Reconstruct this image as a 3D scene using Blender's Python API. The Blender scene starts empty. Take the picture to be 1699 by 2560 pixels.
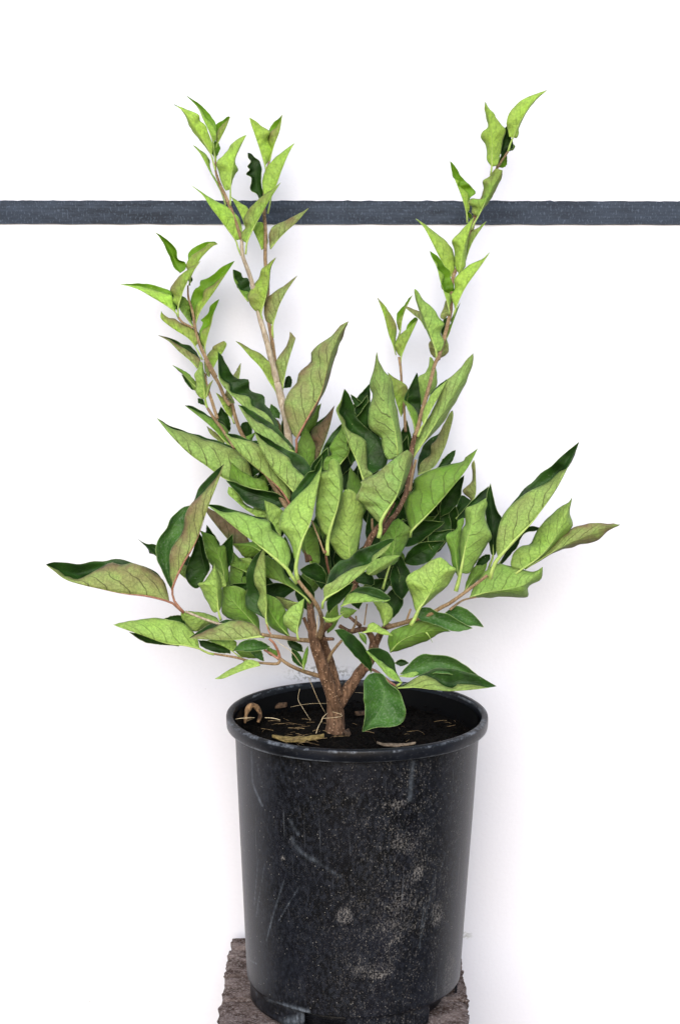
import bpy, bmesh, math, random
from mathutils import Vector, noise

random.seed(7)
R = math.radians
sc = bpy.context.scene
col = sc.collection

# ---------------------------------------------------------------- camera
CAM = Vector((-0.0165, -1.60, 0.74)); PITCH = R(9.2); FPX = 4264.0
cd = bpy.data.cameras.new('camera'); cam = bpy.data.objects.new('camera', cd); col.objects.link(cam)
cam.location = CAM; cam.rotation_euler = (R(90) - PITCH, 0, 0)
cd.sensor_fit = 'VERTICAL'; cd.sensor_height = 24.0; cd.lens = 24.0 * FPX / 2560.0
cd.clip_start = 0.05; cd.clip_end = 100
sc.camera = cam
# ---------------------------------------------------------------- world, sun, exposure
w = bpy.data.worlds.new('World'); sc.world = w; w.use_nodes = True
nt = w.node_tree; bg = nt.nodes['Background']
sky = nt.nodes.new('ShaderNodeTexSky'); sky.sky_type = 'NISHITA'; sky.sun_disc = False
SUN_EL, SUN_AZ = R(31), R(-7)          # azimuth measured from straight behind the camera, negative = left
sky.sun_elevation = SUN_EL; sky.sun_rotation = R(180) - SUN_AZ
sky.air_density = 1.0; sky.dust_density = 1.5; sky.ozone_density = 1.0
nt.links.new(sky.outputs[0], bg.inputs[0]); bg.inputs[1].default_value = 0.13
sd = bpy.data.lights.new('sun', 'SUN'); sd.energy = 1.45; sd.angle = R(50); sd.color = (1.0, 0.985, 0.96)
so = bpy.data.objects.new('sun', sd); col.objects.link(so)
to_sun = Vector((math.sin(SUN_AZ) * math.cos(SUN_EL), -math.cos(SUN_AZ) * math.cos(SUN_EL), math.sin(SUN_EL)))
so.rotation_euler = to_sun.to_track_quat('Z', 'Y').to_euler(); so.location = to_sun * 5
sc.view_settings.view_transform = 'Standard'; sc.view_settings.look = 'None'
sc.view_settings.gamma = 1.0; sc.view_settings.exposure = 1.0

# ---------------------------------------------------------------- helpers
WALL_Y = 0.150
CP, SP = math.cos(PITCH), math.sin(PITCH)
def ray(px, py):
    a = (px - 849.5) / FPX; b = (1280 - py) / FPX
    return Vector((a, CP + b * SP, -SP + b * CP))
def at(px, py, Y):
    d = ray(px, py); return CAM + d * ((Y - CAM.y) / d.y)
def at_z(px, py, z):
    d = ray(px, py); return CAM + d * ((z - CAM.z) / d.z)
MPP = 1.70 / FPX                                       # metres per photograph pixel at the plant

def tag(o, label=None, cat=None, group=None, kind=None):
    if label: o['label'] = label
    if cat: o['category'] = cat
    if group: o['group'] = group
    if kind: o['kind'] = kind
def empty(name, loc):
    o = bpy.data.objects.new(name, None); o.location = loc; col.objects.link(o); o.empty_display_size = 0.02
    return o
def link_mesh(name, verts, faces, mats, parent=None, midx=None, smooth=True):
    me = bpy.data.meshes.new(name); me.from_pydata([tuple(v) for v in verts], [], faces)
    for m in mats: me.materials.append(m)
    if midx: me.polygons.foreach_set('material_index', midx)
    if smooth: me.polygons.foreach_set('use_smooth', [True] * len(me.polygons))
    me.update()
    o = bpy.data.objects.new(name, me); col.objects.link(o)
    if parent: o.parent = parent
    return o
def catmull(pts, n):
    """smooth curve through pts resampled to n points evenly by length"""
    if len(pts) == 2:
        dense = [pts[0].lerp(pts[1], i / 20) for i in range(21)]
    else:
        P = [pts[0] * 2 - pts[1]] + list(pts) + [pts[-1] * 2 - pts[-2]]
        dense = []
        for i in range(1, len(P) - 2):
            for k in range(10):
                t = k / 10; a, b, c, d = P[i-1], P[i], P[i+1], P[i+2]
                dense.append(0.5 * ((2*b) + (c-a)*t + (2*a-5*b+4*c-d)*t*t + (3*b-a-3*c+d)*t*t*t))
        dense.append(pts[-1].copy())
    L = [0.0]
    for i in range(1, len(dense)): L.append(L[-1] + (dense[i] - dense[i-1]).length)
    out = []; j = 0
    for i in range(n):
        s = L[-1] * i / (n - 1)
        while j < len(L) - 2 and L[j+1] < s: j += 1
        seg = max(L[j+1] - L[j], 1e-9); out.append(dense[j].lerp(dense[j+1], min(1, max(0, (s - L[j]) / seg))))
    return out
def tube(name, pts, radii, mat, parent, org, sides=9, per=4, lump=0.0, cap=True, pos=False):
    """round tapering stem through 3-D points"""
    n = (len(pts) - 1) * per + 1
    q = catmull([Vector((*p, r)) for p, r in zip(pts, radii)], n) if False else None
    c = catmull(pts, n)
    rr = []
    for i in range(n):
        t = i / (n - 1) * (len(radii) - 1); k = min(int(t), len(radii) - 2); rr.append(radii[k] + (radii[k+1] - radii[k]) * (t - k))
    V = []; F = []
    T = (c[1] - c[0]).normalized(); N = T.orthogonal().normalized()
    for i in range(n):
        T = (c[min(i+1, n-1)] - c[max(i-1, 0)]).normalized()
        N = (N - T * N.dot(T)).normalized(); B = T.cross(N)
        for s in range(sides):
            a = 2 * math.pi * s / sides
            r = rr[i] * (1 + lump * noise.noise(c[i] * 160 + Vector((math.cos(a), math.sin(a), 0)) * 1.3))
            V.append(c[i] + (N * math.cos(a) + B * math.sin(a)) * r - org)
    for i in range(n - 1):
        for s in range(sides):
            F.append((i*sides+s, i*sides+(s+1) % sides, (i+1)*sides+(s+1) % sides, (i+1)*sides+s))
    if cap:
        F.append(tuple(range(sides))[::-1]); F.append(tuple((n-1)*sides + s for s in range(sides)))
    return link_mesh(name, V, F, [mat], parent)

# ---------------------------------------------------------------- materials
class NT:
    def __init__(s, name):
        s.m = bpy.data.materials.new(name); s.m.use_nodes = True; s.t = s.m.node_tree
        s.b = s.t.nodes['Principled BSDF']; s.out = s.t.nodes['Material Output']
    def n(s, typ, **kw):
        nd = s.t.nodes.new(typ)
        for k, v in kw.items():
            if k.startswith('i_'):
                key = k[2:]; key = int(key) if key.isdigit() else key
                if isinstance(v, bpy.types.NodeSocket): s.t.links.new(v, nd.inputs[key])
                else: nd.inputs[key].default_value = v
            else: setattr(nd, k, v)
        return nd
    def math(s, op, a, b=0.0, c=None, clamp=False):
        nd = s.t.nodes.new('ShaderNodeMath'); nd.operation = op; nd.use_clamp = clamp
        for i, v in enumerate((a, b) if c is None else (a, b, c)):
            if isinstance(v, bpy.types.NodeSocket): s.t.links.new(v, nd.inputs[i])
            else: nd.inputs[i].default_value = v
        return nd.outputs[0]
    def ramp(s, v, lo, hi, a=0.0, b=1.0):
        nd = s.t.nodes.new('ShaderNodeMapRange'); nd.interpolation_type = 'SMOOTHSTEP'
        s.t.links.new(v, nd.inputs[0])
        for i, x in ((1, lo), (2, hi), (3, a), (4, b)): nd.inputs[i].default_value = x
        return nd.outputs[0]
    def mix(s, f, a, b, mode='MIX'):
        nd = s.t.nodes.new('ShaderNodeMix'); nd.data_type = 'RGBA'; nd.blend_type = mode
        for i, v in ((0, f), (6, a), (7, b)):
            if isinstance(v, bpy.types.NodeSocket): s.t.links.new(v, nd.inputs[i])
            else: nd.inputs[i].default_value = v if i == 0 else (*v, 1.0)
        return nd.outputs[2]
    def noise(s, scale, detail=4.0, vec=None, rough=0.55):
        nd = s.n('ShaderNodeTexNoise', i_Scale=scale, i_Detail=detail, i_Roughness=rough)
        if vec: s.t.links.new(vec, nd.inputs['Vector'])
        return nd.outputs[0]
    def set(s, key, v):
        if isinstance(v, bpy.types.NodeSocket): s.t.links.new(v, s.b.inputs[key])
        else: s.b.inputs[key].default_value = (*v, 1.0) if isinstance(v, tuple) and len(v) == 3 else v
    def bump(s, h, strength, dist):
        nd = s.n('ShaderNodeBump', i_Strength=strength, i_Distance=dist, i_Height=h); s.t.links.new(nd.outputs[0], s.b.inputs['Normal'])
    def obj(s): return s.n('ShaderNodeTexCoord').outputs['Object']

def leaf_veins(s):
    """midrib, lateral veins, fine net; all in the leaf's own coordinates"""
    uv = s.n('ShaderNodeUVMap', uv_map='leaf').outputs[0]
    xyz = s.n('ShaderNodeSeparateXYZ', i_0=uv)
    v = s.math('MULTIPLY_ADD', xyz.outputs[0], 2.0, -1.0); u = xyz.outputs[1]
    av = s.math('ABSOLUTE', v)
    rnd = s.n('ShaderNodeObjectInfo').outputs['Random']
    nz = s.noise(70.0, 2.0, s.obj())
    wob = s.math('MULTIPLY_ADD', nz, 0.9, -0.45)
    side = s.math('MULTIPLY', s.math('GREATER_THAN', v, 0.0), 0.43)
    ph = s.math('MULTIPLY_ADD', u, 6.5, s.math('MULTIPLY', s.math('POWER', av, 1.25), -2.3))
    ph = s.math('ADD', ph, s.math('ADD', side, s.math('ADD', wob, rnd)))
    fr = s.math('ABSOLUTE', s.math('SUBTRACT', s.math('FRACT', ph), 0.5))
    lat = s.ramp(fr, 0.0, 0.075, 1.0, 0.0)
    lat = s.math('MULTIPLY', lat, s.ramp(av, 0.55, 0.98, 1.0, 0.0))
    warp = s.n('ShaderNodeVectorMath', operation='ADD')
    nv = s.n('ShaderNodeTexNoise', i_Scale=120.0, i_Detail=1.0); s.t.links.new(s.obj(), nv.inputs['Vector'])
    sc_ = s.n('ShaderNodeVectorMath', operation='SCALE', i_0=nv.outputs['Color']); sc_.inputs['Scale'].default_value = 0.006
    s.t.links.new(s.obj(), warp.inputs[0]); s.t.links.new(sc_.outputs[0], warp.inputs[1])
    vo = s.n('ShaderNodeTexVoronoi', feature='DISTANCE_TO_EDGE', i_Scale=250.0); s.t.links.new(warp.outputs[0], vo.inputs['Vector'])
    net = s.ramp(vo.outputs['Distance'], 0.0, 0.09, 1.0, 0.0)
    mid = s.ramp(av, 0.0, 0.045, 1.0, 0.0)
    return u, v, av, lat, net, mid

def make_under():
    s = NT('leaf_underside')
    u, v, av, lat, net, mid = leaf_veins(s)
    oi = s.n('ShaderNodeObjectInfo')
    base = oi.outputs['Color']; vs = oi.outputs['Alpha']
    n1 = s.noise(45.0, 4.0, s.obj()); n2 = s.noise(420.0, 3.0, s.obj())
    c = s.mix(s.ramp(n1, 0.3, 0.7), base, (0.30, 0.36, 0.16), 'MIX'); c = s.mix(0.80, c, base)
    c = s.mix(s.ramp(n2, 0.35, 0.7, 0.0, 0.38), c, (0.09, 0.18, 0.035))
    pig = s.n('ShaderNodeAttribute', attribute_name='pigment').outputs['Fac']
    pf = s.math('MULTIPLY', pig, s.ramp(s.noise(60.0, 5.0, s.obj()), 0.28, 0.62), clamp=True)
    c = s.mix(pf, c, (0.190, 0.125, 0.070))
    vv = s.math('MULTIPLY', s.math('MAXIMUM', s.math('MULTIPLY', lat, 0.9), s.math('MULTIPLY', net, 0.28)), vs)
    c = s.mix(s.math('MULTIPLY', vv, 0.95, clamp=True), c, (0.065, 0.060, 0.025))
    c = s.mix(s.math('MULTIPLY', mid, 0.40), c, (0.34, 0.47, 0.13))
    c = s.mix(s.ramp(av, 0.955, 0.985, 0.0, 0.25), c, (0.42, 0.48, 0.26))
    dots = s.n('ShaderNodeTexVoronoi', i_Scale=120.0); s.t.links.new(s.obj(), dots.inputs['Vector'])
    
    s.set('Base Color', c); s.set('Roughness', 0.62); s.set('Specular IOR Level', 0.25)
    h = s.math('ADD', s.math('MULTIPLY', s.math('MAXIMUM', lat, mid), 1.0), s.math('MULTIPLY', net, 0.5))
    h = s.math('ADD', h, s.math('MULTIPLY', n2, 0.5))
    s.bump(h, 0.65, 0.0008)
    add_translucent(s, c, 0.22)
    return s.m
def add_translucent(s, c, f):
    tr = s.n('ShaderNodeBsdfTranslucent', i_Color=c); mx = s.n('ShaderNodeMixShader'); mx.inputs[0].default_value = f
    s.t.links.new(s.b.outputs[0], mx.inputs[1]); s.t.links.new(tr.outputs[0], mx.inputs[2]); s.t.links.new(mx.outputs[0], s.out.inputs[0])
def make_upper(name, a, b, rough, vein, vcol, dust=0.0):
    s = NT(name)
    u, v, av, lat, net, mid = leaf_veins(s)
    n1 = s.noise(55.0, 4.0, s.obj()); n2 = s.noise(500.0, 3.0, s.obj())
    c = s.mix(s.ramp(n1, 0.3, 0.7), a, b)
    c = s.mix(s.math('MULTIPLY', s.math('MAXIMUM', s.math('MULTIPLY', lat, 0.5), mid), vein), c, vcol)
    c = s.mix(s.ramp(av, 0.95, 0.98, 0.0, 0.10), c, (0.20, 0.27, 0.12))
    sp = s.n('ShaderNodeTexVoronoi', i_Scale=240.0); s.t.links.new(s.obj(), sp.inputs['Vector'])
    c = s.mix(s.math('MULTIPLY', s.ramp(sp.outputs['Distance'], 0.05, 0.16, 0.8, 0.0), s.ramp(n1, 0.5, 0.75)), c, (0.35, 0.40, 0.32))
    if dust: c = s.mix(s.ramp(n2, 0.45, 0.8, 0.0, dust), c, (0.30, 0.34, 0.27))
    s.set('Base Color', c); s.set('Roughness', rough); s.set('Specular IOR Level', 0.18)
    h = s.math('SUBTRACT', s.math('MULTIPLY', n2, 0.6), s.math('MAXIMUM', lat, mid)); h = s.math('SUBTRACT', h, s.math('MULTIPLY', net, 0.4))
    s.bump(h, 0.5, 0.0007)
    add_translucent(s, c, 0.05)
    return s.m
M_UNDER = make_under()
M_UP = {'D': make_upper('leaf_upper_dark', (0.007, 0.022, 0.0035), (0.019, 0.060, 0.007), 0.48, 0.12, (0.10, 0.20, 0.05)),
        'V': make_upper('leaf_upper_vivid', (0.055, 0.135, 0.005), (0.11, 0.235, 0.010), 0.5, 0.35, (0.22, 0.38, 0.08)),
        'G': make_upper('leaf_upper_matte', (0.026, 0.080, 0.014), (0.048, 0.125, 0.020), 0.5, 0.35, (0.14, 0.26, 0.08), 0.25)}

def bark(name, a, b, sc_=1.0, lent=0.8):
    s = NT(name); o = s.obj()
    mp = s.n('ShaderNodeMapping'); s.t.links.new(o, mp.inputs[0]); mp.inputs['Scale'].default_value = (1, 1, 0.25)
    n = s.noise(380.0 * sc_, 6.0, mp.outputs[0], 0.65); n2 = s.noise(90.0, 3.0, o)
    c = s.mix(s.ramp(n, 0.35, 0.7), a, b); c = s.mix(s.ramp(n2, 0.35, 0.75, 0.0, 0.5), c, tuple(x * 0.45 for x in a))
    vo = s.n('ShaderNodeTexVoronoi', i_Scale=290.0); s.t.links.new(o, vo.inputs['Vector'])
    ln = s.ramp(vo.outputs['Distance'], 0.16, 0.28, lent, 0.0)
    c = s.mix(ln, c, (0.42, 0.27, 0.17))
    s.set('Base Color', c); s.set('Roughness', 0.8); s.set('Specular IOR Level', 0.2)
    s.bump(s.math('ADD', n, s.math('MULTIPLY', ln, 0.6)), 1.0, 0.0020)
    return s.m
M_TRUNK = bark('bark_old', (0.070, 0.038, 0.021), (0.22, 0.125, 0.075))
M_TWIG = bark('bark_twig', (0.20, 0.130, 0.065), (0.36, 0.26, 0.15), 1.4, 0.6)
M_PALE = bark('bark_pale_twig', (0.30, 0.24, 0.165), (0.52, 0.45, 0.35), 1.4, 0.2)
def plain(name, c1, c2, rough, scale=200.0, bump=0.4, dist=0.001, spec=0.3):
    s = NT(name); n = s.noise(scale, 5.0, s.obj()); s.set('Base Color', s.mix(s.ramp(n, 0.3, 0.7), c1, c2))
    s.set('Roughness', rough); s.set('Specular IOR Level', spec); s.bump(n, bump, dist); return s.m
M_STALK_G = plain('stalk_green', (0.25, 0.38, 0.08), (0.37, 0.46, 0.13), 0.5, 300)
M_STALK_R = plain('stalk_reddish', (0.19, 0.075, 0.045), (0.33, 0.17, 0.11), 0.5, 300)
M_STALK_Y = plain('stalk_yellow', (0.50, 0.42, 0.17), (0.62, 0.40, 0.20), 0.5, 300)
M_STRAW = plain('dry_straw', (0.42, 0.32, 0.18), (0.62, 0.52, 0.34), 0.8, 300)
M_STRIP = plain('yellow_bark', (0.10, 0.07, 0.02), (0.26, 0.19, 0.07), 0.9, 260, 0.9, 0.002)
M_SLIVER = plain('pale_wood', (0.10, 0.075, 0.05), (0.26, 0.20, 0.14), 0.9, 260)
M_CHIP = plain('bark_chip', (0.022, 0.013, 0.008), (0.10, 0.06, 0.035), 0.9, 250, 0.9, 0.002)

# ---------------------------------------------------------------- the wall behind
def wall():
    s = NT('white_wall_paint'); o = s.obj()
    n = s.noise(2.2, 4.0, o); f = s.noise(260.0, 4.0, o)
    c = s.mix(s.ramp(n, 0.35, 0.7), (0.665, 0.670, 0.735), (0.690, 0.688, 0.735))
    c = s.mix(s.ramp(f, 0.4, 0.75, 0.0, 0.25), c, (0.62, 0.62, 0.68))
    # splashed dirt low behind the stems, a grey smear beside the pot and odd specks
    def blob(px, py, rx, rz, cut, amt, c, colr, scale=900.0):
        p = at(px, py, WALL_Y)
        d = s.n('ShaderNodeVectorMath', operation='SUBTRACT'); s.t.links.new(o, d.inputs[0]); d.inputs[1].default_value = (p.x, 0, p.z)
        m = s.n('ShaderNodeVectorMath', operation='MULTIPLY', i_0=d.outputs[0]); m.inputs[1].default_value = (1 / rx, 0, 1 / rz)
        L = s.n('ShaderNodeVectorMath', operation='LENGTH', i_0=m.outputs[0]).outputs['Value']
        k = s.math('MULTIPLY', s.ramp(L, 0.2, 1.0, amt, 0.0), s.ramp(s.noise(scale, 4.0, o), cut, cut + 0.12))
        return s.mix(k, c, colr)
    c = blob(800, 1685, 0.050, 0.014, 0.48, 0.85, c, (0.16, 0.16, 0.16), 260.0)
    c = blob(1160, 2338, 0.012, 0.006, 0.42, 0.6, c, (0.30, 0.31, 0.27), 380.0)
    c = blob(560, 900, 0.02, 0.02, 0.6, 0.15, c, (0.5, 0.5, 0.5))
    vo = s.n('ShaderNodeTexVoronoi', i_Scale=16.0); s.t.links.new(o, vo.inputs['Vector'])
    c = s.mix(s.ramp(vo.outputs['Distance'], 0.010, 0.020, 0.55, 0.0), c, (0.25, 0.24, 0.22))
    s.set('Base Color', c); s.set('Roughness', 0.85); s.set('Specular IOR Level', 0.15)
    s.bump(s.math('ADD', f, s.noise(40.0, 3.0, o)), 0.25, 0.0008)
    x0, x1, z0, z1, y0, y1 = -1.6, 1.6, -0.55, 2.3, WALL_Y, WALL_Y + 0.04
    V = [(x0, y0, z0), (x1, y0, z0), (x1, y0, z1), (x0, y0, z1), (x0, y1, z0), (x1, y1, z0), (x1, y1, z1), (x0, y1, z1)]
    F = [(0, 1, 2, 3), (5, 4, 7, 6), (4, 0, 3, 7), (1, 5, 6, 2), (3, 2, 6, 7), (4, 5, 1, 0)]
    o_ = link_mesh('wall', V, F, [s.m], smooth=False); tag(o_, kind='structure')
wall()

def strap():
    s = NT('woven_black_webbing'); o = s.obj()
    wv = s.n('ShaderNodeTexWave', wave_type='BANDS', bands_direction='X', i_Scale=260.0, i_Distortion=1.5); s.t.links.new(o, wv.inputs['Vector'])
    wz = s.n('ShaderNodeTexWave', wave_type='BANDS', bands_direction='Z', i_Scale=220.0, i_Distortion=2.0); s.t.links.new(o, wz.inputs['Vector'])
    mp = s.n('ShaderNodeMapping'); s.t.links.new(o, mp.inputs[0]); mp.inputs['Scale'].default_value = (0.18, 1, 1)
    st = s.noise(130.0, 5.0, mp.outputs[0], 0.65); big = s.noise(7.0, 3.0, o)
    c = s.mix(s.ramp(st, 0.35, 0.72), (0.018, 0.022, 0.031), (0.044, 0.056, 0.080))
    c = s.mix(s.ramp(big, 0.35, 0.7, 0.0, 0.5), c, (0.045, 0.060, 0.090))
    c = s.mix(s.math('MULTIPLY', wv.outputs['Fac'], 0.25), c, (0.075, 0.09, 0.115), 'MIX')
    mq = s.n('ShaderNodeMapping'); s.t.links.new(o, mq.inputs[0]); mq.inputs['Scale'].default_value = (1, 1, 0.45)
    c = s.mix(s.ramp(s.noise(620.0, 1.0, mq.outputs[0]), 0.55, 0.70, 0.0, 0.5), c, (0.11, 0.14, 0.19))
    s.set('Base Color', c); s.set('Roughness', 0.6); s.set('Specular IOR Level', 0.2)
    s.bump(s.math('ADD', wv.outputs['Fac'], wz.outputs['Fac']), 0.6, 0.0006)
    n = 700; V = []; F = []
    xa, xb = -1.55, 1.55; Y = WALL_Y - 0.0015
    zt = at(849, 502, Y).z; zb = at(849, 561, Y).z
    for i in range(n + 1):
        x = xa + (xb - xa) * i / n
        fr = 0.0004 * noise.noise(Vector((x * 60, 0, 1))) + 0.0022 * max(0, noise.noise(Vector((x * 150, 3, 1))) - 0.25) + 0.0008 * noise.noise(Vector((x * 420, 7, 1)))
        lo = 0.0005 * noise.noise(Vector((x * 40, 5, 4)))
        tilt = -0.0012 * x
        for (zz, yy) in ((zt + fr + tilt, Y), (zb + lo + tilt, Y), (zb + lo + tilt, WALL_Y - 0.0002), (zt + fr + tilt, WALL_Y - 0.0002)):
            V.append((x, yy, zz))
    for i in range(n):
        for k in range(4): a = i * 4 + k; b = i * 4 + (k + 1) % 4; F.append((a, a + 4, b + 4, b))
    F.append((0, 1, 2, 3)); F.append((n*4+3, n*4+2, n*4+1, n*4))
    o_ = link_mesh('strap', V, F, [s.m], smooth=False)
    tag(o_, 'dark grey-blue woven strap stretched across the white wall behind the shoot tips', 'strap')
strap()

# ---------------------------------------------------------------- stand under the pot
def stand():
    s = NT('weathered_stand'); o = s.obj()
    n = s.noise(60.0, 8.0, o, 0.7); f = s.noise(420.0, 6.0, o, 0.7); g = s.noise(18.0, 4.0, o)
    c = s.mix(s.ramp(n, 0.36, 0.64), (0.055, 0.034, 0.027), (0.230, 0.180, 0.165))
    c = s.mix(s.ramp(f, 0.46, 0.70, 0.0, 0.75), c, (0.46, 0.40, 0.38)); c = s.mix(s.ramp(g, 0.52, 0.72, 0.0, 0.75), c, (0.045, 0.027, 0.019))
    c = s.mix(s.ramp(f, 0.28, 0.40, 0.9, 0.0), c, (0.018, 0.012, 0.010))
    s.set('Base Color', c); s.set('Roughness', 0.95); s.set('Specular IOR Level', 0.1)
    s.bump(s.math('ADD', s.math('MULTIPLY', n, 1.5), f), 1.0, 0.004)
    root = empty('stand', (0.0, 0.0, -0.12)); tag(root, 'rough brown weathered stand with crumbling edges directly under the black pot', 'stand')
    rows = [(2340, 2367), (2369, 2436), (2439, 2496), (2498, 2610), (2613, 2790)]
    for k, (ya, yb) in enumerate(rows):
        Ya = at_z(600, ya, 0).y; Yb = at_z(600, yb, 0).y
        xl = at_z(581, 2345, 0).x + (0.0, -0.0015, -0.001, -0.002, -0.003)[k]
        xr = at_z(1148, 2345, 0).x + (-0.012, -0.003, -0.002, -0.004, -0.006)[k]
        ztop = (-0.001, -0.0016, -0.0012, -0.0018, -0.002)[k]
        if k == 0: Ya = min(Ya, WALL_Y - 0.003)
        nx, ny, nz = 60, max(4, int((Ya - Yb) / 0.003)), 14
        V = []; F = []; idx = {}
        def vid(i, j, l):
            key = (i, j, l)
            if key in idx: return idx[key]
            x = xl + (xr - xl) * i / nx; y = Ya + (Yb - Ya) * j / ny; z = ztop - 0.12 * l / nz
            q = Vector((x, y, z)); e = 0.0
            d = Vector((noise.noise(q * 130 + Vector((9, 0, 0))), noise.noise(q * 110), noise.noise(q * 120 + Vector((0, 7, 0)))))
            d2 = Vector((noise.noise(q * 400 + Vector((2, 0, 0))), noise.noise(q * 390), 0))
            ends = 1.0 if i in (0, nx) else 0.25
            q = q + Vector((d.x * 0.0022 * ends * 2 + d2.x * 0.0018 * ends, d.y * 0.0010, min(0, d.z) * 0.0016 if l == 0 else d.z * 0.0008))
            if l == 0 and (j in (0, ny) or i in (0, nx)): q.z -= 0.0014 + abs(d.x) * 0.0022
            if k == 0: q.y = min(q.y, WALL_Y - 0.001)
            idx[key] = len(V); V.append(q - root.location); return idx[key]
        for i in range(nx):
            for j in range(ny): F.append((vid(i, j, 0), vid(i, j+1, 0), vid(i+1, j+1, 0), vid(i+1, j, 0)))
        for l in range(nz):
            for i in range(nx):
                F.append((vid(i, 0, l), vid(i+1, 0, l), vid(i+1, 0, l+1), vid(i, 0, l+1)))
                F.append((vid(i+1, ny, l), vid(i, ny, l), vid(i, ny, l+1), vid(i+1, ny, l+1)))
            for j in range(ny):
                F.append((vid(0, j+1, l), vid(0, j, l), vid(0, j, l+1), vid(0, j+1, l+1)))
                F.append((vid(nx, j, l), vid(nx, j+1, l), vid(nx, j+1, l+1), vid(nx, j, l+1)))
        F.append((vid(0, 0, nz), vid(nx, 0, nz), vid(nx, ny, nz), vid(0, ny, nz)))
        link_mesh('slab', V, F, [s.m], root)
stand()

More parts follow.
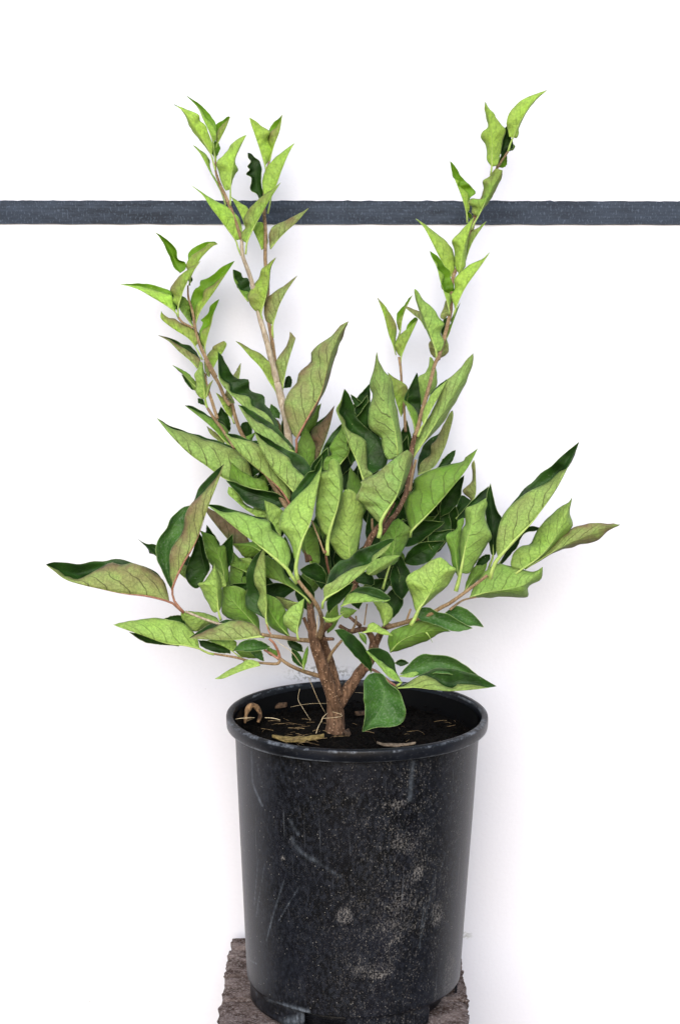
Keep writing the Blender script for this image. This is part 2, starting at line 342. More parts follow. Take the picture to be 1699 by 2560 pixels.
# ---------------------------------------------------------------- pot
RIM_Z = 0.284
def pot():
    root = empty('plant_pot', (0, 0, 0.0)); tag(root, 'dusty black plastic nursery pot with rolled rim standing on the brown stand', 'pot')
    s = NT('dusty_black_plastic'); o = s.obj()
    dirt = s.n('ShaderNodeAttribute', attribute_name='dirt').outputs['Fac']
    blue = s.n('ShaderNodeAttribute', attribute_name='scuff').outputs['Fac']
    spk = s.n('ShaderNodeAttribute', attribute_name='speckle').outputs['Fac']
    uv = s.n('ShaderNodeUVMap', uv_map='skin').outputs[0]
    mp = s.n('ShaderNodeMapping'); s.t.links.new(o, mp.inputs[0]); mp.inputs['Scale'].default_value = (1, 1, 0.6)
    f = s.math('MULTIPLY_ADD', s.noise(60.0, 4.0, o), 0.22, s.math('MULTIPLY', s.noise(760.0, 4.0, mp.outputs[0], 0.7), 0.90)); m = s.noise(270.0, 5.0, mp.outputs[0], 0.75); g = s.noise(16.0, 4.0, o)
    c = s.mix(s.ramp(g, 0.3, 0.7), (0.003, 0.0033, 0.0042), (0.007, 0.008, 0.012))
    c = s.mix(s.ramp(m, 0.47, 0.60, 0.0, 0.8), c, (0.014, 0.016, 0.022))
    c = s.mix(s.ramp(m, 0.30, 0.42, 0.8, 0.0), c, (0.0015, 0.0015, 0.0015))
    thr = s.math('MULTIPLY', s.ramp(f, 0.62, 0.73), spk)
    c = s.mix(thr, c, (0.155, 0.145, 0.135))
    sp = s.n('ShaderNodeTexVoronoi', i_Scale=170.0); s.t.links.new(o, sp.inputs['Vector'])
    c = s.mix(s.ramp(sp.outputs['Distance'], 0.05, 0.12, 0.6, 0.0), c, (0.22, 0.21, 0.19))
    dn = s.math('MULTIPLY', dirt, s.ramp(f, 0.52, 0.66)); c = s.mix(dn, c, (0.165, 0.155, 0.148))
    # fine vertical scratches
    mp2 = s.n('ShaderNodeMapping'); s.t.links.new(uv, mp2.inputs[0]); mp2.inputs['Scale'].default_value = (210, 9, 1); mp2.inputs['Rotation'].default_value = (0, 0, 0.012)
    sn = s.n('ShaderNodeTexNoise', i_Scale=1.0, i_Detail=2.0); s.t.links.new(mp2.outputs[0], sn.inputs['Vector'])
    scr = s.ramp(sn.outputs[0], 0.66, 0.74); c = s.mix(s.math('MULTIPLY', scr, 0.10), c, (0.25, 0.27, 0.30))
    bn = s.math('MULTIPLY', blue, s.math('ADD', s.ramp(sn.outputs[0], 0.40, 0.62, 0.2, 0.6), s.ramp(m, 0.4, 0.6, 0.0, 0.4)), clamp=True)
    c = s.mix(bn, c, (0.21, 0.245, 0.29))
    s.set('Base Color', c); s.set('Specular IOR Level', 0.17)
    s.set('Roughness', s.math('ADD', s.math('MULTIPLY_ADD', m, 0.25, 0.24), s.math('MULTIPLY', s.math('ADD', thr, dn), 0.3), clamp=True))
    s.bump(s.math('ADD', f, s.math('MULTIPLY', scr, -0.6)), 0.25, 0.0005)
    # body: lathe with drainage slots left open
    def rad(z): return 0.1056 + (0.1185 - 0.1056) * (z - 0.020) / (0.274 - 0.020) if z > 0.020 else 0.1040 - (0.020 - z) * 0.06
    zs = [0.0005, 0.004, 0.008, 0.012, 0.016, 0.0195, 0.0205, 0.022] + [0.022 + (0.279 - 0.022) * i / 190 for i in range(1, 191)]
    NA = 480
    def slot(a, z):                       # a in degrees, 0 = towards the camera, positive = right
        if z > 0.0196: return False
        for (p, q) in ((-27, -5), (43, 84), (-100, -80), (130, 152), (178, 200)):
            if p <= a < q or p <= a - 360 < q or p <= a + 360 < q: return True
        return False
    V = []; F = []; T = 0.0018; MI = []
    def pt(i, k, inner):
        a = R(i * 360 / NA - 180); z = zs[k]
        r = rad(z) * (1 + 0.0025 * math.sin(2 * a + 0.6) + 0.0012 * noise.noise(Vector((math.sin(a) * 2, math.cos(a) * 2, z * 14)))) - (T if inner else 0)
        return Vector((math.sin(a) * r - 0.0034 * (1 - z / 0.28), -math.cos(a) * r, z))   # the pot leans a touch
    nk = len(zs)
    for inner in (0, 1):
        for k in range(nk):
            for i in range(NA): V.append(pt(i, k, inner))
    vi = lambda i, k, inner: inner * nk * NA + k * NA + i % NA
    pres = [[not slot(i * 360 / NA - 180 + 0.01, zs[k + 1]) for i in range(NA)] for k in range(nk - 1)]
    for k in range(nk - 1):
        for i in range(NA):
            if not pres[k][i]: continue
            F.append((vi(i, k, 0), vi(i+1, k, 0), vi(i+1, k+1, 0), vi(i, k+1, 0)))
            F.append((vi(i+1, k, 1), vi(i, k, 1), vi(i, k+1, 1), vi(i+1, k+1, 1)))
            if k == 0 or not pres[k-1][i]: F.append((vi(i+1, k, 0), vi(i, k, 0), vi(i, k, 1), vi(i+1, k, 1)))
            if not pres[k][(i+1) % NA]: F.append((vi(i+1, k+1, 0), vi(i+1, k, 0), vi(i+1, k, 1), vi(i+1, k+1, 1)))
            if not pres[k][i-1]: F.append((vi(i, k, 0), vi(i, k+1, 0), vi(i, k+1, 1), vi(i, k, 1)))
    inn = nk * NA; MI = [1 if min(f) >= inn and max(f) // NA - nk > 10 else 0 for f in F]
    si = NT('black_plastic_shaded_inside'); si.set('Base Color', (0.0022, 0.0022, 0.0026)); si.set('Roughness', 0.55); si.set('Specular IOR Level', 0.12)  # inner wall coloured near black to stand for the shade inside the pot
    body = link_mesh('pot_body', V, F, [s.m, si.m], root, MI)
    me = body.data
    # marks that the dust and knocks left on the outside, at their places round the wall of the pot
    def az(px, py):
        # where the line of sight meets the pot
        d = ray(px, py); lo, hi = 1.2, 1.7
        t = (-0.14 - CAM.y) / d.y
        for _ in range(400):
            p = CAM + d * t
            if math.hypot(p.x, p.y) < rad(min(max(p.z, 0.03), 0.27)): break
            t += 0.0006
        return math.atan2(p.x, -p.y), p.z
    spots = [(860, 2288, 15, 16, 0.75), (1096, 2282, 17, 24, 0.9), (1043, 2186, 12, 16, .9), (1003, 2252, 26, 18, .55), (1010, 2110, 22, 20, .5), (995, 2010, 14, 8, .5),
             (945, 2440, 16, 6, 1.0), (935, 2425, 40, 14, .45), (708, 2145, 5, 5, 1.0), (985, 2290, 45, 40, .30), (1130, 2440, 25, 50, .55), (1000, 2230, 70, 120, .16), (1185, 2050, 8, 260, .25)]
    lines = [(628, 1880, 632, 1960, 4, .75), (632, 1960, 656, 2012, 6, .9), (726, 2050, 745, 2085, 6, .5), (732, 2095, 750, 2130, 9, .5), (750, 2130, 790, 2152, 9, .5), (790, 2152, 850, 2190, 6, .25),
             (1032, 1905, 1022, 2000, 10, .4), (648, 2150, 640, 2260, 2, .6), (665, 2155, 645, 2290, 2, .5), (712, 2200, 670, 2350, 3, .6), (750, 2215, 700, 2300, 2, .5), (1060, 2260, 1050, 2370, 4, .5), (1085, 2200, 1056, 2330, 3, .4), (660, 1975, 640, 1900, 2, .3),
             (640, 2478, 710, 2510, 4, .8), (710, 2510, 770, 2528, 9, 1.0), (700, 2560, 770, 2540, 16, 1.0), (627, 2396, 647, 2408, 2, .8), (1115, 2130, 1105, 2170, 2, .4)]
    S = [(*az(x, y), rx * MPP / 0.11, ry * MPP, a) for x, y, rx, ry, a in spots]
    Ls = [(*az(x, y), *az(x2, y2), wd * 0.6 * MPP, a * 0.75) for x, y, x2, y2, wd, a in lines]
    da = me.attributes.new('dirt', 'FLOAT', 'POINT'); ba = me.attributes.new('scuff', 'FLOAT', 'POINT'); sa = me.attributes.new('speckle', 'FLOAT', 'POINT')
    dv = []; bv = []; sv = []
    for v in me.vertices:
        a = math.atan2(v.co.x, -v.co.y); z = v.co.z; d = b = 0.0
        if abs(a) < 1.8:
            for (sa_, sz, rx, ry, am) in S:
                q = ((a - sa_) / rx) ** 2 + ((z - sz) / ry) ** 2
                if q < 4: d = max(d, am * max(0, 1 - q / 2.2) ** 0.7 if q < 2.2 else 0)
            for (a1, z1, a2, z2, wd, am) in Ls:
                x = a * 0.11; X1 = a1 * 0.11; X2 = a2 * 0.11; L2 = (X2-X1)**2 + (z2-z1)**2
                t = min(1, max(0, ((x-X1)*(X2-X1) + (z-z1)*(z2-z1)) / L2)); q = math.hypot(x-X1-t*(X2-X1), z-z1-t*(z2-z1)) / wd; am = am * (0.45 + 0.55 * t if (X1, z1) != (X2, z2) else 1)
                if q < 1.5: b = max(b, am * (1 - q / 1.5))
        k = 0.22 + 0.78 * math.exp(-((a - 0.45) / 0.55) ** 2); k *= 0.75 + 0.35 * noise.noise(Vector((a * 4, z * 25, 0)))
        dv.append(d); bv.append(b); sv.append(max(0, min(1, k)))
    da.data.foreach_set('value', dv); ba.data.foreach_set('value', bv); sa.data.foreach_set('value', sv)
    uvl = me.uv_layers.new(name='skin')
    for lp in me.loops:
        v = me.vertices[lp.vertex_index].co; a = math.atan2(v.x, -v.y); uvl.data[lp.index].uv = (a * 0.16 if a > -3.1 else 0.5, v.z * 1.0)
    # rolled rim
    prof = [(0.1186, 0.2728), (0.1240, 0.2728), (0.1256, 0.2730), (0.1262, 0.2736), (0.1262, 0.2752), (0.1264, 0.2756), (0.1266, 0.2790), (0.1266, 0.2824), (0.1264, 0.2832), (0.1258, 0.2838), (0.1240, 0.2843), (0.1220, 0.2845), (0.1208, 0.2841), (0.1202, 0.2832), (0.1198, 0.2800), (0.1186, 0.2728)]
    V = []; F = []; N = 220
    for i in range(N):
        a = 2 * math.pi * i / N
        for (r, z) in prof:
            k = 1 + 0.003 * math.sin(2 * a + 0.6) + 0.0015 * noise.noise(Vector((math.sin(a) * 3, math.cos(a) * 3, 0)))
            V.append(Vector((math.sin(a) * r * k, -math.cos(a) * r * k, z + 0.0006 * math.sin(3 * a + 1))))
    m_ = len(prof)
    for i in range(N):
        for k in range(m_): F.append((i*m_+k, ((i+1) % N)*m_+k, ((i+1) % N)*m_+(k+1) % m_, i*m_+(k+1) % m_))
    s2 = NT('rim_black_plastic'); o = s2.obj()
    n1 = s2.noise(300.0, 5.0, o, 0.7); n2 = s2.noise(24.0, 4.0, o)
    sep = s2.n('ShaderNodeSeparateXYZ', i_0=o); n3 = s2.noise(90.0, 5.0, o, 0.7); c = s2.mix(s2.ramp(n2, 0.3, 0.7), (0.003, 0.0035, 0.005), (0.008, 0.0095, 0.014)); c = s2.mix(s2.ramp(n1, 0.58, 0.72, 0.0, 0.5), c, (0.06, 0.062, 0.07))
    zz = sep.outputs[2]; rub = s2.math('MULTIPLY', s2.math('MULTIPLY', s2.ramp(zz, 0.2812, 0.2830), s2.ramp(zz, 0.2838, 0.2843, 1.0, 0.0)), s2.ramp(n3, 0.46, 0.62))
    low = s2.math('MULTIPLY', s2.math('MULTIPLY', s2.ramp(zz, 0.2735, 0.2748, 1.0, 0.0), s2.ramp(zz, 0.268, 0.271)), s2.ramp(n3, 0.40, 0.60, 0.1, 0.5))
    c = s2.mix(s2.math('MAXIMUM', s2.math('MULTIPLY', rub, s2.ramp(n1, 0.3, 0.6, 0.15, 0.7)), low), c, (0.17, 0.19, 0.22))
    s2.set('Base Color', c); s2.set('Roughness', s2.math('MULTIPLY_ADD', n1, 0.4, 0.16)); s2.set('Specular IOR Level', 0.20); s2.bump(n1, 0.3, 0.0005)
    rim = link_mesh('pot_rim', V, F, [s2.m], root)
    # black ring added behind the drainage slots to keep them dark, and the floor
    V = []; F = []
    for i in range(N):
        a = 2 * math.pi * i / N
        for (r, z) in ((0.090, 0.0006), (0.094, 0.0205), (0.0925, 0.0205), (0.0885, 0.0006)): V.append((math.sin(a) * r - 0.0034, -math.cos(a) * r, z))
    for i in range(N):
        for k in range(4): F.append((i*4+k, ((i+1) % N)*4+k, ((i+1) % N)*4+(k+1) % 4, i*4+(k+1) % 4))
    link_mesh('slot_dark_backing', V, F, [s2.m], root)
    V = [Vector((math.sin(a * math.pi / 36) * 0.0985 - 0.0033, -math.cos(a * math.pi / 36) * 0.0985, z)) for z in (0.0207, 0.0225) for a in range(72)]
    F = [tuple(range(72))[::-1], tuple(range(72, 144))] + [(i, (i+1) % 72, 72+(i+1) % 72, 72+i) for i in range(72)]
    link_mesh('pot_base', V, F, [s.m], root)
pot()

# ---------------------------------------------------------------- potting mix
def soil():
    s = NT('dark_potting_mix'); o = s.obj()
    n = s.noise(240.0, 6.0, o, 0.7); c = s.mix(s.ramp(n, 0.45, 0.75), (0.002, 0.0017, 0.0014), (0.011, 0.0075, 0.005))
    s.set('Base Color', c); s.set('Roughness', 0.95); s.set('Specular IOR Level', 0.08); s.bump(n, 1.0, 0.004)
    V = []; F = []; NR, NA = 40, 120; Z = 0.2615
    for k in range(NR + 1):
        for i in range(NA):
            r = 0.1160 * k / NR; a = 2 * math.pi * i / NA; x, y = math.sin(a) * r, -math.cos(a) * r
            h = 0.006 * noise.noise(Vector((x * 40, y * 40, 0))) + 0.0035 * noise.noise(Vector((x * 160, y * 160, 3))) + 0.006 * math.exp(-((x + .02)**2 + y*y) / 0.0012)
            V.append((x, y, Z + h - 0.004 * (k / NR) ** 3))
    for k in range(NR):
        for i in range(NA): F.append((k*NA+i, k*NA+(i+1) % NA, (k+1)*NA+(i+1) % NA, (k+1)*NA+i))
    rnd = random.Random(3)
    for _ in range(1300):                                # crumbs of the mix
        r = 0.114 * math.sqrt(rnd.random()); a = rnd.random() * 6.283; x, y = r * math.sin(a), -r * math.cos(a); z = Z + rnd.uniform(-0.002, 0.004)
        L = rnd.uniform(0.001, 0.0038); d = Vector((rnd.gauss(0, 1), rnd.gauss(0, 1), rnd.gauss(0, .5))).normalized() * L; e = d.orthogonal().normalized() * L * rnd.uniform(.25, .6); g = d.cross(e).normalized() * L * .3
        b = len(V); p = Vector((x, y, z))
        V += [p - d, p + e, p + d, p - e, p + g, p - g]
        F += [(b, b+1, b+4), (b+1, b+2, b+4), (b+2, b+3, b+4), (b+3, b, b+4), (b+1, b, b+5), (b+2, b+1, b+5), (b+3, b+2, b+5), (b, b+3, b+5)]
    o_ = link_mesh('potting_mix', V, F, [s.m], smooth=False)
    tag(o_, 'dark crumbly potting mix filling the top of the black pot', 'soil', kind='stuff')
soil()

def litter():
    # bark chips and dry stems lying on the mix
    chips = [(612, 1800, 16, 12, .1, 'small bark chip touching the left inside of the rim'),
             (690, 1765, 30, 20, -.4, 'dark split bark chip left of the stem'), (905, 1785, 22, 16, .6, 'brown bark chip behind the drooping leaf'), (865, 1835, 15, 16, 1.2, 'small tan chip at the foot of the stem'),
             (745, 1848, 62, 14, 0.08, 'flat yellowish bark strip lying against the front left rim'), (990, 1862, 46, 7, -0.02, 'long thin pale sliver lying against the front rim')]
    for k, (px, py, rx, ry, rot, lab) in enumerate(chips):
        V = []; F = []; p = at_z(px, py, 0.266 if k < 4 else 0.2655); L = rx * MPP; W = ry * MPP * (2.6 if k >= 4 else 1.3)
        p.y = max(p.y, -0.108 + L * 0.2)
        n, m = 12, 6
        for sgn in (1, -1):
            for i in range(n + 1):
                for j in range(m + 1):
                    u = i / n * 2 - 1; v = j / m * 2 - 1; wd = W * (1 - abs(u) ** 2.5 * 0.75) * (1 + .2 * noise.noise(Vector((u * 1.2, k, 1))))
                    x = u * L; y = v * wd * 0.5; z = (0.4 * W * (1 - v * v) if k < 4 else 0.15 * W * (1 - v * v)) + 0.0010 * noise.noise(Vector((x * 120, y * 120, k))) + 0.12 * L * u * u
                    z += -0.0012 if sgn < 0 else 0
                    q = Vector((x * math.cos(rot) - y * math.sin(rot), x * math.sin(rot) + y * math.cos(rot), z)); V.append(p + q)
        S = (n + 1) * (m + 1)
        for i in range(n):
            for j in range(m):
                a = i*(m+1)+j; F.append((a, a+m+1, a+m+2, a+1)); F.append((S+a+1, S+a+m+2, S+a+m+1, S+a))
        for i in range(n):
            a = i*(m+1); F.append((a, S+a, S+a+m+1, a+m+1)); a += m; F.append((a+m+1, S+a+m+1, S+a, a))
        for j in range(m):
            F.append((j+1, S+j+1, S+j, j)); a = n*(m+1)+j; F.append((a, S+a, S+a+1, a+1))
        o = link_mesh('bark_chip', V, F, [(M_STRIP if k == 4 else M_SLIVER) if k >= 4 else M_CHIP])
        tag(o, lab, 'bark chip', 'bark chips on the potting mix')
    yc = at_z(630, 1806, 0.264).y
    o = tube('bark_chip', [at(px, py, yc + dy) for px, py, dy in ((612, 1808, -.004), (617, 1780, -.002), (628, 1764, 0), (641, 1768, 0.002), (650, 1786, 0.001), (646, 1806, -.002))], [.0012, .0022, .0030, .0028, .0022, .0012],
             plain('curled_bark', (0.03, 0.015, 0.008), (0.30, 0.18, 0.09), 0.85, 170, 0.9, 0.002), None, Vector((0, 0, 0)), sides=8, lump=0.5)
    tag(o, 'curled pale brown bark loop standing up near the left inside of the rim', 'bark chip', 'bark chips on the potting mix')
    def zc(x, y, zz): return at(550 + x / 3.92, 1400 + y / 3.92, zz)
    straws = [([(780, 1262, -.03), (764, 1365, -.035), (810, 1450, -.045), (885, 1568, -.06)], 3.2, 'thin straw stem standing in the mix left of the trunk'),
              ([(865, 1145, -.045), (900, 1230, -.045), (960, 1370, -.045), (1030, 1500, -.045)], 3.4, 'straight pale straw leaning on the left side of the trunk'),
              ([(690, 1442, -.02), (800, 1418, -.02), (940, 1405, -.025), (1050, 1407, -.03)], 2.2, 'fine straw lying level behind the leaning straws'),
              ([(990, 1590, -.062), (1005, 1545, -.06), (1050, 1500, -.052)], 7, 'short bent straw at the foot of the trunk'),
              ([(1000, 1552, -.06), (1100, 1545, -.055), (1195, 1530, -.048), (1165, 1505, -.045), (1100, 1488, -.045)], 5, 'straw looped across the foot of the trunk'),
              ([(940, 1700, -.08), (960, 1640, -.075), (990, 1580, -.065)], 6, 'dry straw end hanging below the looped straw'),
              ([(530, 775, -.052), (600, 830, -.055), (700, 900, -.055), (790, 1020, -.05), (820, 1060, -.04)], 5.5, 'long pale straw caught under the left side branch'),
              ([(955, 540, -.05), (948, 640, -.05), (942, 760, -.045)], 7, 'pale straw upright against the main stem fork'),
              ([(150, 1560, -.02), (220, 1550, -.03), (340, 1545, -.03)], 6, 'straw lying at the left end of the mix'),
              ([(440, 1545, -.03), (520, 1550, -.03), (590, 1568, -.035)], 7, 'straw piece right of the curled bark chip'),
              ([(1320, 1298, .02), (1400, 1303, .02)], 4, 'tiny straw behind the right hand stem')]
    for pts, wd, lab in straws:
        P = [zc(*p) for p in pts]; r = wd / 3.92 * MPP / 2
        o = tube('straw', P, [r * .8, r, r * .5][:3] if len(P) > 2 else [r, r * .6], M_STRAW, None, Vector((0, 0, 0)), sides=6)
        tag(o, lab, 'straw', 'dry straws caught in the pot and stems')
litter()
def fibres():
    V = []; F = []; rnd = random.Random(11)
    for k in range(60):
        px = rnd.gauss(745, 50) if k < 45 else rnd.uniform(880, 1150); py = rnd.uniform(1800, 1862)
        if not 590 < px < 1180: continue
        p = at_z(px, py, 0.2665)
        if math.hypot(p.x, p.y) > 0.110: continue
        L = rnd.uniform(0.005, 0.016); a = rnd.uniform(0, 3.14); lift = rnd.uniform(0, 0.0008); wd = rnd.uniform(0.00012, 0.0003); bend = rnd.uniform(-.5, .5); b = len(V)
        for i in range(5):
            t = i / 4; q = p + Vector((math.cos(a + bend * t) * L * (t - .5), math.sin(a + bend * t) * L * (t - .5), lift * math.sin(t * 3.14) + 0.0008))
            V += [q + Vector((0, -wd, -wd)), q + Vector((0, wd, 0)), q + Vector((0, -wd, wd))]
        for i in range(4):
            for j in range(3): F.append((b+i*3+j, b+i*3+(j+1) % 3, b+(i+1)*3+(j+1) % 3, b+(i+1)*3+j))
    o = link_mesh('dry_fibres', V, F, [plain('dry_fibre', (0.08, 0.05, 0.025), (0.34, 0.24, 0.12), 0.9, 200)]); tag(o, 'fine dry root fibres scattered over the dark potting mix', 'fibres', kind='stuff')
fibres()

# ---------------------------------------------------------------- the shrub
VIEW = dict(A=(400, 200), B=(280, 550), C=(550, 600), D=(1000, 200), E=(900, 500), F=(370, 850), G=(650, 900), H=(850, 850),
            I=(100, 1150), J=(370, 1150), K=(650, 1100), L=(900, 1080), M=(1150, 1080), N=(270, 1400), O=(550, 1400), P=(850, 1400))
def pts2(view, txt):
    ox, oy = VIEW[view]; out = []
    for t in txt.split():
        x, y = t.split(','); out.append(Vector((ox + float(x) / 3.92, oy + float(y) / 3.92)))
    return out
ROOT = Vector((0.0, 0.0, 0.262))
shrub = empty('shrub', ROOT); tag(shrub, 'young bushy shrub with pointed wavy green leaves and brown stems growing in the black pot', 'plant')

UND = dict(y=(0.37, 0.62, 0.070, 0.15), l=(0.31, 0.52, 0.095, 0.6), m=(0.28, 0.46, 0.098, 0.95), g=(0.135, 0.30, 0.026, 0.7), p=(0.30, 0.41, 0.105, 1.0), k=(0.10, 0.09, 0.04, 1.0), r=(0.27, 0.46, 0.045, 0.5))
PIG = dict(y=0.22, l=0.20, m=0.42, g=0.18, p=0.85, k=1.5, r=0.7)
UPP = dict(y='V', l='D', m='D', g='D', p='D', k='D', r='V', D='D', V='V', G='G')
NU, NV = 34, 7
def add_leaf(spec, idx):
    head, *rest = spec.split('|')
    h = head.split(); view, side, yb, yt, code = h[0], h[1], float(h[2]) / 100, float(h[3]) / 100, h[4]
    opts = h[5:]
    mid = pts2(view, rest[0]); ea = pts2(view, rest[1])
    eb = pts2(view, rest[2]) if len(rest) > 2 and rest[2].strip() else None
    st = pts2(view, rest[3]) if len(rest) > 3 and rest[3].strip() else None
    rnd = random.Random(idx * 17 + 5)
    m = catmull(mid, NU); a = catmull([mid[0]] + ea + [mid[-1]], NU)
    tan = [(m[min(i+1, NU-1)] - m[max(i-1, 0)]).normalized() for i in range(NU)]
    sd = lambda i, p: tan[i].x * (p - m[i]).y - tan[i].y * (p - m[i]).x
    pA = [(a[i] - m[i]).length for i in range(NU)]
    sA = sum(sd(i, a[i]) for i in range(NU))
    if eb:
        b = catmull([mid[0]] + eb + [mid[-1]], NU); same = sum(sd(i, b[i]) for i in range(NU)) * sA > 0
    else:
        b = [m[i].lerp(a[i], 0.72) for i in range(NU)]; same = True
    pB = [(b[i] - m[i]).length for i in range(NU)]
    L = sum((m[i+1] - m[i]).length for i in range(NU - 1))
    Wm = max(max(pA), max(pB) if not same else 0) * (1.12 if not same else 1.28); Wm = max(Wm, 0.16 * L)
    Wm = min(Wm, 0.42 * L + 4)
    sgn = 1.0 if side == 'D' else -1.0
    f1 = rnd.uniform(2.2, 3.4); ph = rnd.uniform(0, 6.28); ph2 = rnd.uniform(0, 6.28); bow = rnd.uniform(-0.02, 0.05) * L
    rag = max(1.6, min(3.4, L / 90.0))
    grid = []                                      # [row][col] of (px, py, Y)
    for i in range(NU):
        u = i / (NU - 1); wv = Wm * max(0.0, math.sin(math.pi * min(1, u ** 0.85))) ** 0.8
        Yc = yb + (yt - yb) * u + sgn * -bow * math.sin(math.pi * u) * MPP
        dA = math.sqrt(max(0.0, wv * wv - pA[i] ** 2)) * (0.50 if same else 0.62) + 0.06 * wv
        dB = (max(dA, 0) + 0.32 * wv) if same else math.sqrt(max(0.0, wv * wv - pB[i] ** 2)) * 0.62 + 0.06 * wv
        row = []
        for j in range(-NV, NV + 1):
            v = abs(j) / NV; e, d, s_ = (a[i], dA, 1) if j >= 0 else (b[i], dB, 2)
            q = m[i].lerp(e, v)
            wave = 0.085 * wv * math.sin(6.283 * f1 * u + (ph if j >= 0 else ph2)) * v * v + 0.05 * wv * math.sin(6.283 * f1 * 2.1 * u + ph2) * v ** 3
            if v > 0.6 and 0.04 < u < 0.96:
                rg = noise.noise(Vector((u * 11 + idx, s_ * 5.0, 0.3))) * rag * (v - 0.6) / 0.4
                q = q + (e - m[i]).normalized() * rg if (e - m[i]).length > 3 else q
            if same and j < 0:                     # far half of a folded leaf: lies behind the near half, then shows beyond it
                t = min(1.0, v * pB[i] / max(pA[i], 1e-3)); kk = min(1.0, pA[i] / max(0.25 * pB[i], 1e-3))
                dep = dA * (0.55 * t + 0.45 * t * t) * kk + 0.36 * wv * min(1.0, v * 3.0) ** 0.7 - 0.10 * wv * v * v
                wave *= 0.5
            else:
                dep = d * (0.55 * v + 0.45 * v * v) - 0.05 * wv * math.sin(math.pi * v)
                dep += 0.020 * wv * math.sin(6.283 * 6.5 * u - 5 * v + ph) * math.sin(math.pi * v)
            Y = Yc + sgn * (dep * MPP) + wave * MPP
            Y = min(Y, WALL_Y - 0.004 - 0.002 * v)
            row.append((q.x, q.y, Y))
        grid.append(row)
    G = [[at(*g) for g in row] for row in grid]
    NC = 2 * NV + 1
    # which way does half A face?
    nsum = Vector()
    for i in range(NU - 1):
        for j in range(NV, NC - 1):
            nsum += (G[i+1][j] - G[i][j]).cross(G[i][j+1] - G[i][j])
    ctr = G[NU // 2][NC - 3]; front = 1.0 if nsum.dot(CAM - ctr) > 0 else -1.0
    # vertex normals of the sheet
    V = []; off = 0.00016
    Nn = []
    for i in range(NU):
        for j in range(NC):
            du = G[min(i+1, NU-1)][j] - G[max(i-1, 0)][j]; dv = G[i][min(j+1, NC-1)] - G[i][max(j-1, 0)]
            n = du.cross(dv); Nn.append(n.normalized() if n.length > 1e-12 else Vector((0, 0, 0)))
    for s_ in (1, -1):
        for i in range(NU):
            for j in range(NC):
                V.append(G[i][j] + Nn[i * NC + j] * off * s_ - ROOT)
    F = []; mi = []; S = NU * NC
    frontmat = 0 if side == 'D' else 1              # 0 underside, 1 upper side
    matp = frontmat if front > 0 else 1 - frontmat  # material of the +normal layer
    for i in range(NU - 1):
        for j in range(NC - 1):
            q = i * NC + j
            for t3 in ((q, q + NC, q + NC + 1), (q, q + NC + 1, q + 1)):
                F.append(t3); mi.append(matp); F.append(tuple(S + x for x in reversed(t3))); mi.append(1 - matp)
    for i in range(NU - 1):
        q = i * NC; F.append((q, S+q, S+q+NC, q+NC)); mi.append(0)
        q += NC - 1; F.append((q+NC, S+q+NC, S+q, q)); mi.append(0)
    for j in range(NC - 1):
        F.append((j+1, S+j+1, S+j, j)); mi.append(0); q = (NU-1)*NC + j; F.append((q, S+q, S+q+1, q+1)); mi.append(0)
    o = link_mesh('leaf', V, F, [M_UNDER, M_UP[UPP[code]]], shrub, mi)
    c = UND.get(code, UND['m']); k = rnd.uniform(0.9, 1.1); o.color = (c[0] * k * rnd.uniform(.93, 1.07), c[1] * k, c[2] * k, c[3])
    me = o.data; uvl = me.uv_layers.new(name='leaf'); uvs = []
    for lp in me.loops:
        q = lp.vertex_index % S; uvs += [(q % NC) / (NC - 1), (q // NC) / (NU - 1)]
    uvl.data.foreach_set('uv', uvs)
    at_ = me.attributes.new('pigment', 'FLOAT', 'POINT'); pg = PIG.get(code, 0.3) * rnd.uniform(.8, 1.15); vals = []
    tipw = rnd.uniform(0.3, 1.0)
    for s_ in (0, 1):
        for i in range(NU):
            u = i / (NU - 1)
            for j in range(NC):
                v = (j - NV) / NV
                e = max(0, abs(v)) ** 1.3; vals.append(max(0.0, min(1.0, pg * (0.25 + 0.75 * e + tipw * 0.5 * u * u))))
    at_.data.foreach_set('value', vals)
    # the stalk, running a little way up the back of the midrib
    if True:
        smat = M_UP['D'] if 'I' in opts else M_STALK_R if 'R' in opts else (M_STALK_Y if 'Y' in opts else M_STALK_G)  # filler leaves get dark stalks, coloured as if in shade
        wst = 2.6 if 'I' in opts else 9.0 if 'W' in opts else (4.2 if code in 'yrV' else 5.6)
        P = []; rr = []
        if st:
            n = len(st)
            for q_i, q in enumerate(reversed(st)): P.append(at(q.x, q.y, yb + 0.002)); rr.append(wst * (0.62 if q_i == 0 else 0.5) * MPP)
        i0, i1, i2 = 0, 5, 12
        sink = 0.0006
        for ii, fct in ((i0, 0.40), (6, 0.13), (13, 0.035), (24, 0.01)):
            g = grid[ii][NV]; P.append(at(g[0], g[1], g[2] - sgn * 0.0 - (0.0002 if side == 'D' else -0.0006))); rr.append(wst * fct * MPP)
        tube('leaf_stalk', [p for p in P], rr, smat, o, ROOT, sides=6, per=3)
    return o


